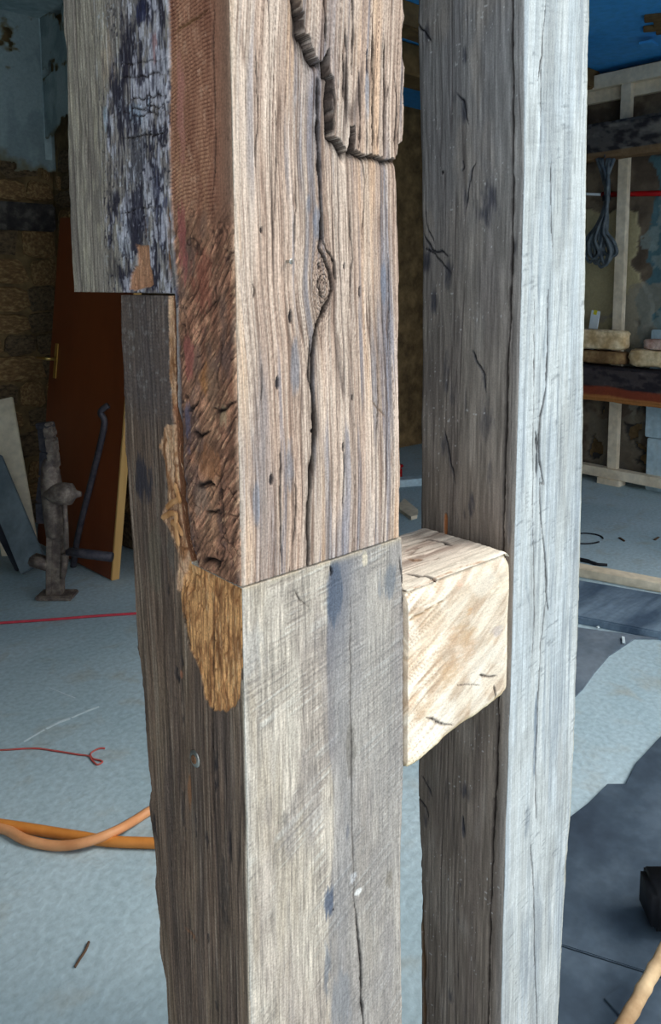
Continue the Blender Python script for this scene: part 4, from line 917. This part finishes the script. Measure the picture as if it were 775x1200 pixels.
# white paddle standing behind the sandstone
c0 = hit(691, 392, 0, XB+.10); bm = bmesh.new()
wtop = hit(694, 364, 0, XB+.12).z
obox(bm, (XB+.116, c0.y+.015, zt_), (XB+.122, c0.y-.035, wtop), .07, .008, (1, 0, 0), .002)
rt = empty('paint_scraper', (XB+.12, c0.y, zt_)); tag(rt, 'white flat strip with a yellow corner, upright behind the cream sandstone block', 'strip')
bm_obj('blade', bm, M['white'], rt); bm = bmesh.new(); obox(bm, (XB+.1213, c0.y-.0282, wtop-.03), (XB+.1225, c0.y-.0352, wtop+.003), .03, .0095, (1, 0, 0), .001)
bm_obj('tip', bm, M['yellow'], rt)['label'] = 'yellow corner'
rt.name = 'white_strip'

# insulation boards by the studs
f0 = hit(762, 480, 0, AR-.06)
for i, (ya, yb, za, zb_, lab) in enumerate(((f0.y-.5, f0.y, .10, .38, 'lower pale blue insulation board beside the bottom of the stud'),
                                       (f0.y-.5, f0.y+.02, .385, .74, 'middle pale blue insulation board just under the lower beam'),
                                       (f0.y-.5, hit(765, 390, 0, AR-.06).y, .745, 1.15, 'upper white insulation board showing behind the pink brick'))):
    bm = bmesh.new(); bbox(bm, (AR-.085, ya, za if i else .001), (AR-.035, yb, zb_), .006, 0); o = bm_obj('insulation_board', bm, M['foam'])
    tag(o, lab, 'board', 'pale insulation boards against the right wall')

# red pipe/string behind studs, with a white length
zr = hit(740, 228, 0, FX+.09)
a, b = hit(706, 228, 0, FX+.08), hit(800, 226, 0, FX+.08)
pr = empty('wall_pipe', (FX+.08, a.y, a.z)); tag(pr, 'thin red pipe with a white end running level behind the stud', 'pipe')
bm = bmesh.new(); tube(bm, [a, b], .019, 10); bm_obj('red_length', bm, M['redpipe'], pr, True)
a2 = hit(660, 226, 0, FX+.08); bm = bmesh.new(); tube(bm, [a2, a], .010, 8); o = bm_obj('white_length', bm, M['white'], pr, True); o['label'] = 'white pipe end'

# hanging bundle of looped cable
top = hit(709, 186, 0, BX-.02); tie = hit(711, 232, 0, BX-.03)
bu = empty('cable_bundle', (top.x, top.y, top.z)); tag(bu, 'bundle of grey looped cables hanging from the upper dark beam', 'cables')
for i, (x0, lx, rx, by, sg) in enumerate(((700, 686, 697, 307, 0), (706, 692, 706, 309, 1), (712, 697, 713, 313, 2), (716, 702, 718, 309, 3), (720, 708, 722, 300, 4), (703, 690, 701, 303, 5), (714, 704, 715, 311, 6))):
    A_ = BX-.028-.006*sg
    pts = [hit(x0, 186, 0, BX-.012), hit(708+i*.8, 212, 0, A_), hit(710+.3*i, 236, 0, A_), hit((710+lx)/2+3, 262, 0, A_), hit(lx+2, 280, 0, A_), hit(lx, 294, 0, A_), hit((lx+rx)/2, by, 0, A_-.01), hit(rx+1, 296, 0, A_-.02), hit(rx-3, 282, 0, A_-.02), hit((rx+700)/2, 270, 0, A_-.015), hit(712, 240, 0, A_), hit(714-.4*i, 210, 0, A_)]
    bm = bmesh.new(); tube(bm, spline(pts, 6), .0125, 7); bm_obj('cable_loop', bm, M['cable'], bu, True)
bm = bmesh.new(); tube(bm, [tie+Vector((0, 0, -.02)), tie+Vector((0, 0, .02))], .028, 12); bm_obj('cable_tie', bm, M['black'], bu, True)
bm = bmesh.new(); tube(bm, [hit(709, 184, 0, BX+.01), hit(709, 184, 0, BX-.05), hit(709, 181, 0, BX-.055)], .005, 7); bm_obj('hook', bm, M['irond'], bu)

# ------------------------------------------------------------------ floor pieces on the right
def floor_poly(name, pts, z1, m, label, cat, bev=.003, group=None):
    P = [G(x, y, z1) for x, y in pts]; bm = bmesh.new(); slab(bm, P, .0005, z1, bev); o = bm_obj(name, bm, m); tag(o, label, cat, group); return o
def ab(*p): return [Vector((a, b, 0)) for a, b in p]
def floor_ab(name, pts, z1, m, label, cat, bev=.003):
    bm = bmesh.new(); slab(bm, ab(*pts), .0005, z1, bev); o = bm_obj(name, bm, m); tag(o, label, cat); return o
b1_, b2_ = G(683, 665, .04), G(775, 682, .04); dv = (b2_-b1_).normalized()
bm = bmesh.new(); A_ = b1_-dv*.9; B_ = b2_+dv*1.2; A_.z = B_.z = .024; obox(bm, A_, B_, .075, .046, (0, 0, 1), .003, 6, .001); o = bm_obj('floor_batten', bm, M['pale']); tag(o, 'long pale sawn batten lying across the floor beyond the tall post', 'batten')
e1, e2, e3, e4 = G(683, 681, .03), G(775, 697, .03), G(775, 742, .03), G(678, 723, .03)
d1 = (e2-e1).normalized()
sl_pts = [e1-d1*.75, e2+d1*.9, e3+d1*.7, e4-d1*.5]
bm = bmesh.new(); slab(bm, [Vector((p.x, p.y, 0)) for p in sl_pts], .0005, .034, .006)
o = bm_obj('slate_slab', bm, M['slatec']); tag(o, 'thick blue-grey slate slab lying along the front of the batten', 'slab')
o = floor_poly('slate_slab', [(640, 730), (775, 748), (744, 748), (714, 768), (697, 788), (684, 806), (655, 835), (600, 800)], .006, M['slateb'], 'thin mid-grey slate slab in front of the blue-grey one', 'slab', .001)
# the two dark paving slabs at the threshold
J0, J1 = G(655, 1106, .012), G(775, 1144, .012); dj = (J1-J0).normalized()
K0 = G(669, 956, .012); K1 = G(690, 940, .012); K2 = G(735, 886, .012); K3 = G(775, 862, .012)
R_ = K3+(K3-K2).normalized()*1.2
far = [K0-(K1-K0).normalized()*.12, K0, K1, G(712, 918, .012), G(733, 918, .012), G(746, 893, .012), K3, R_, J1+dj*1.1, J0-dj*.14]
bm = bmesh.new(); slab(bm, [Vector((p.x, p.y, 0)) for p in far], .0005, .012, .002); o = bm_obj('paving_slab', bm, M['slate']); tag(o, 'large dark slate paving slab beyond the black joint line', 'slab')
off = Vector((dj.y, -dj.x, 0)); off = off if off.dot(Vector((SY, CYW, 0))) < 0 else -off
near = [J0-dj*.14+off*.004, J1+dj*1.1+off*.004, J1+dj*1.1+off*1.0, J0-dj*.2+off*.9]
bm = bmesh.new(); slab(bm, [Vector((p.x, p.y, 0)) for p in near], .0005, .012, .002); o = bm_obj('paving_slab', bm, M['slate']); tag(o, 'near dark slate paving slab under the wooden pole', 'slab')
# pole, bracket and black bar at the lower right
p0, p1 = G(722, 1225, .035), G(800, 1085, .10)
bm = bmesh.new(); n = 22; tube(bm, [p0.lerp(p1, k/n)+Vector((random.uniform(-.0012, .0012), random.uniform(-.0012, .0012), 0)) for k in range(-8, n+10)], [.0140*(1+.06*math.sin(k*1.7)) for k in range(-8, n+10)], 12)
o = bm_obj('wooden_pole', bm, M['stick'], None, True); tag(o, 'debarked wooden pole slanting over the dark slabs at lower right', 'pole')
zmin = min((v.co.z for v in o.data.vertices)); 
if zmin < .013: o.location.z += .013-zmin
br = G(730, 1176, .012); bm = bmesh.new(); slab(bm, [br+Vector(v) for v in ((-.035, -.02, 0), (.02, -.03, 0), (.035, .02, 0), (-.02, .03, 0))], .0125, .017, .001)
o = bm_obj('steel_plate', bm, M['slate']); tag(o, 'small blue-grey metal plate lying left of the wooden pole', 'plate')
q0 = G(767, 1108, .012); RG = Vector((CYW, -SY, 0)); bm = bmesh.new(); obox(bm, q0+Vector((0, 0, .062))+Vector((SY, CYW, 0))*.06, q0+RG*.35+Vector((0, 0, .062))+Vector((SY, CYW, 0))*.06, .10, .096, (0, 0, 1), .012)
o = bm_obj('rubber_mat_roll', bm, M['black'], None, True); o.name = 'black_box'; tag(o, 'long black box at the right edge beside the pole', 'box')
# wire loop, debris
c1 = G(693, 631, .004); bm = bmesh.new(); cc = G(685, 631, .004)
tube(bm, [cc+(G(707, 631, .004)-cc)*math.cos(t)+Vector((dv.y, -dv.x, 0)).normalized()*0+(G(685, 625, .004)-cc)*math.sin(t) for t in [k*2*math.pi/28 for k in range(26)]], .0045, 6)
o = bm_obj('wire_loop', bm, M['black'], None, True); tag(o, 'thin black wire loop lying on the pale floor behind the batten', 'wire')
bm = bmesh.new(); tube(bm, spline([G(676, 655, .008), G(690, 658, .008), G(700, 661, .008), G(712, 662, .008)], 5), [.012]*6+[.009]*4+[.007]*6, 6); o = bm_obj('dark_rag', bm, M['black'], None, True); tag(o, 'crumpled dark strip on the floor just behind the batten', 'strip')
for i, (x, y, dx, dy, nm, lb) in enumerate(((729, 632, 6, 4, 'bark_chip', 'brown bark chip on the pale floor beside the wire loop'), (770, 631, 5, -3, 'bark_chip', 'brown chip on the pale floor near the right edge'), (731, 750, 1, 7, 'pale_chip', 'pale splinter on the grey slab near the blue slate'), (701, 735, 2, 1, 'pale_chip', 'tiny pale crumb lying at the edge of the blue slate'))):
    a = G(x-dx/2, y-dy/2, .012 if i > 1 else .004); b = G(x+dx/2, y+dy/2, .012 if i > 1 else .004)
    bm = bmesh.new(); obox(bm, a, b, .012, .006, (0, 0, 1), .001, 1, .001); o = bm_obj(nm, bm, M['twig'] if i < 2 else M['chalk']); tag(o, lb, 'chip')

# ------------------------------------------------------------------ floor things on the left
def floor_line(name, pts, r, m, label, cat, z=None, k=8, n=8, flat=False):
    z = r if z is None else z
    bm = bmesh.new(); tube(bm, spline([G(x, y, (z if not isinstance(z, list) else z[i])) for i, (x, y) in enumerate(pts)], k), r, n); o = bm_obj(name, bm, m, None, True)
    tag(o, label, cat); return o
floor_line('string_line', [(-60, 734), (0, 730), (60, 726), (110, 722), (157, 719), (200, 716)], .006, M['redline'], 'taut red string line across the floor in front of the jack', 'string')
floor_line('loose_string', [(-30, 879), (0, 879), (40, 877), (65, 880), (90, 884), (104, 886), (108, 891), (114, 896), (120, 893), (117, 891), (109, 889), (106, 884), (110, 880), (117, 877), (123, 877)], .0028, M['redcord'], 'thin dusty red cord ending in a frayed loop on the floor', 'cord', k=5, n=6)
floor_line('orange_hose', [(-60, 958), (0, 966), (40, 972), (90, 980), (130, 986), (180, 988), (240, 990)], .0135, M['orange'], 'orange hose lying nearly straight across the concrete, lower strand at right', 'hose')
floor_line('orange_hose', [(-60, 962), (0, 970), (30, 984), (65, 991), (100, 987), (135, 974), (160, 960), (176, 950), (215, 930)], .0125, M['peach'], 'paler orange hose curving over the straight one and up behind the post', 'hose', z=[.0125, .0125, .0125, .0125, .026, .030, .0125, .0125, .0125])
floor_line('bare_twig', [(88, 1133), (94, 1123), (100, 1114), (104, 1104)], .0032, M['twig'], 'short bent twig lying on the concrete at lower left', 'twig', k=4, n=6)
fl = bpy.data.objects['floor']
def chalk(pts, wd):
    bm = bmesh.new(); r = random.Random(3)
    for a, b in zip(pts[:-1], pts[1:]): obox(bm, G(*a, .0006), G(*b, .0006), wd*r.uniform(.5, 1.2), .0008, (0, 0, 1))
    return bm_obj('chalk_line', bm, M['chalk'], fl)
chalk([(28, 869), (40, 862), (52, 855)], .008); chalk([(54, 854), (70, 846), (82, 842)], .014); chalk([(84, 841), (100, 834), (116, 828)], .010); chalk([(58, 806), (80, 815), (88, 818)], .006)

# leaning door
db0, db1 = G(72, 655, 0), G(131, 681, 0); db0.z = db1.z = .002
u = (db1-db0).normalized(); nrm = Vector((-1, 0, 0))
Dw, Dh, Dt = (db1-db0).length, 1.80, .042
top_edge = Vector((AN-.07, 0, 0))
# lean: foot of the door out from the nib, top against it
nb_ = Vector((0, 0, 1)).cross(u); nb_ = nb_ if nb_.x > 0 else -nb_
gap = min(max((AN-.11-max(db0.x, db1.x)), .02), .6)
lean = math.asin(min(.5, gap/Dh)); upv = (Vector((0, 0, 1))*math.cos(lean)+nb_*math.sin(lean)).normalized(); fn = u.cross(upv); fn = fn if fn.x < 0 else -fn
tilt = math.radians(2.4); ud = u*math.cos(tilt)-upv*math.sin(tilt); vd = upv*math.cos(tilt)+u*math.sin(tilt)
Wd = .76
dr = empty('leaning_door', db1); tag(dr, 'red-brown flush door leaning against the rubble wall behind the jack', 'door')
def dbox(name, u0, u1, v0, v1, n0, n1, m, bev=.002):
    bm = bmesh.new(); b2 = bmesh.new(); bbox(b2, (u0, v0, n0), (u1, v1, n1), bev, 0)
    mx = Matrix((-ud, vd, fn)).transposed().to_4x4(); mx.translation = db1; join(bm, b2, mx); return bm_obj(name, bm, m, dr)
dbox('panel', .012, Wd, .0, Dh, -Dt+.004, 0, M['door']); dbox('edge_lipping', -.002, .0115, 0, Dh, -Dt, .001, M['lip']); 
hp = AT(55, 468, db1+upv*1.0)
# brass handle with backplate near the free edge
hu = Wd-.07
dbox('handle_plate', hu-.016, hu+.016, .93, 1.12, 0.001, .006, M['brass'])
bm = bmesh.new(); hc = db1-ud*hu+vd*1.035+fn*.006
tube(bm, [hc, hc+fn*.05, hc+fn*.052-u*.01, hc+fn*.052+u*-.1], .009, 8); bm_obj('lever', bm, M['brass'], dr, True)

# ratchet jack standing in front of the door
jb = G(62, 700, 0); jc = Vector((jb.x, jb.y, 0))
def J(x, y, off=0.0): p = AT(x, y, jc); return p-Vector((SY, CYW, 0))*off
rgt = Vector((CYW, -SY, 0)); fwd = Vector((SY, CYW, 0))
jk = empty('wall_jack', jc); tag(jk, 'old rusty ratchet jack with foot plate and crank standing before the brown door', 'jack')
bm = bmesh.new(); q = J(67, 700); q.z = 0
obox(bm, q-rgt*.085+Vector((0, 0, .012)), q+rgt*.085+Vector((0, 0, .012)), .10, .022, (0, 0, 1), .006); bm_obj('foot_plate', bm, M['iron'], jk)
bm = bmesh.new(); obox(bm, J(68, 696), J(69, 625), .05, .05, fwd, .006, 4, .001); obox(bm, J(60, 696), J(61, 625), .035, .06, fwd, .006, 4, .001); bm_obj('leg_bar', bm, M['iron'], jk)
bm = bmesh.new(); lathe(bm, [(.02, 0), (.040, .02), (.046, .12), (.048, .26), (.038, .35), (.024, .38)], J(65, 632), (J(60, 565)-J(65, 632)), 14); bm_obj('gear_case', bm, M['iron'], jk, True)
bm = bmesh.new(); pts = [J(61, 580), J(60, 560), J(64, 548), J(62, 530), J(60, 512), J(57, 500)]
for a, b in zip(pts[:-1], pts[1:]): obox(bm, a, b, .045, .05, fwd, .006)
for y in (506, 518, 530, 542): obox(bm, J(62+(y-506)*.09, y), J(66+(y-506)*.09, y-1), .02, .02, fwd, .003)
bm_obj('toothed_bar', bm, M['iron'], jk)
bm = bmesh.new(); pts = [J(47, 615, -.03), J(46, 590, -.03), J(50, 560, -.03), J(51, 530, -.03), J(48, 500, -.03)]
for a, b in zip(pts[:-1], pts[1:]): obox(bm, a, b, .05, .04, fwd, .006)
obox(bm, J(43, 500, -.02), J(61, 498, 0), .05, .03, (0, 0, 1), .005); bm_obj('back_bar', bm, M['irond'], jk)
bm = bmesh.new(); obox(bm, J(60, 498, .02), J(59, 494, .02), .03, .03, fwd, .004); bm_obj('claw', bm, M['iron'], jk); bm = bmesh.new(); obox(bm, J(64, 519, .02), J(70, 516, .02), .014, .014, fwd, .003); bm_obj('pawl', bm, M['iron'], jk)
bm = bmesh.new(); c = J(79, 577, .03); lathe(bm, [(.02, -.09), (.045, -.05), (.055, -.01), (.05, .03), (.02, .05), (.012, .075)], c, rgt, 16); bm_obj('ratchet_head', bm, M['iron'], jk, True)
bm = bmesh.new(); tube(bm, [J(80, 580, .05), J(82, 610, .05), J(83, 640, .05)], .012, 8); tube(bm, [J(83, 641, .05), J(95, 643, .06)], .014, 8); bm_obj('crank_arm', bm, M['iron'], jk, True)
bm = bmesh.new(); tube(bm, [J(84, 642, .05), J(100, 643, .06), J(138, 646, .08)], [.018, .022, .022], 10); bm_obj('crank_handle', bm, M['irond'], jk, True)
bm = bmesh.new(); tube(bm, [J(78, 648, .02), J(77, 665, .02), J(75, 676, .02)], [.02, .016, .012], 8); obox(bm, J(36, 655), J(60, 662), .05, .07, fwd, .01); bm_obj('side_lug', bm, M['iron'], jk, True)
# hooked iron bar leaning on the door
foot = G(86, 668, 0)
def K(x, y, t): return AT(x, y, foot.lerp(db1+upv*.9+fn*.03, t))
bm = bmesh.new(); pp = [foot+Vector((0, 0, .02)), K(92, 625, .3), K(103, 580, .55), K(113, 540, .75), K(121, 505, .93), K(122, 492, .97), K(118, 484, .97), K(121, 479, .95), K(127, 475, .93)]
tube(bm, spline(pp, 5), .016, 8); o = bm_obj('hooked_bar', bm, M['irond'], None, True); tag(o, 'dark iron bar with hooked top leaning on the brown door', 'bar')

# boards leaning at the far left
def lean_board(name, a, b, wd, th, m, label, cat='board'):
    bm = bmesh.new(); x = (b-a).normalized(); side = rgt; z = x.cross(side).normalized(); obox(bm, a, b, wd, th, z, .003); o = bm_obj(name, bm, m); tag(o, label, cat); return o
a = G(40, 672, .01); b = AT(-12, 540, a+fwd*.25)
lean_board('leaning_board', a+Vector((0, 0, .03)), b, .13, .03, M['gplank'], 'grey painted board leaning to the left of the jack')
a2 = G(27, 672, .01)+fwd*.05; b2 = AT(-22, 560, a2+fwd*.25)
lean_board('leaning_board', a2+Vector((0, 0, .03)), b2, .12, .03, M['dplank'], 'dark board leaning just behind the grey painted one')
a3 = G(2, 668, .0)+fwd*.22; b3 = AT(-6, 470, a3+fwd*.22)
lean_board('leaning_board', a3+Vector((0, 0, .01)), b3, .20, .02, M['pale'], 'pale board edge standing at the far left margin')
# things glimpsed in the gap between the posts
p = G(481, 560, 0); rb = empty('red_toolbox', p-rgt*.12); tag(rb, 'small red box on the floor, glimpsed in the gap between the posts', 'box')
bm = bmesh.new(); bbox(bm, (p.x-.26, p.y-.02, .001), (p.x-.10, p.y+.12, .10), .01); bm_obj('box_body', bm, M['redpipe'], rb); bm = bmesh.new(); bbox(bm, (p.x-.265, p.y-.025, .101), (p.x-.095, p.y+.125, .125), .008); bm_obj('box_lid', bm, M['redpipe'], rb)
pts = [G(468, 590, .02), G(474, 584, .02), G(490, 597, .02), G(489, 604, .02), G(482, 606, .02), G(466, 595, .02)]
bm = bmesh.new(); slab(bm, [Vector((v.x, v.y, 0)) for v in pts], .0005, .022, .002); o = bm_obj('board_offcut', bm, M['pale']); tag(o, 'pale board offcut on the floor, glimpsed between the posts', 'board')
pa, pb = G(470, 566, .03), G(492, 562, .03); bm = bmesh.new(); obox(bm, pa-rgt*.1, pb+rgt*.1, .10, .055, (0, 0, 1), .006); o = bm_obj('grey_block', bm, M['foam']); o.location.z += 0; tag(o, 'pale blue-grey block on the floor beside the red box', 'block')
zmn = min(v.co.z for v in o.data.vertices); o.location.z -= zmn-.001
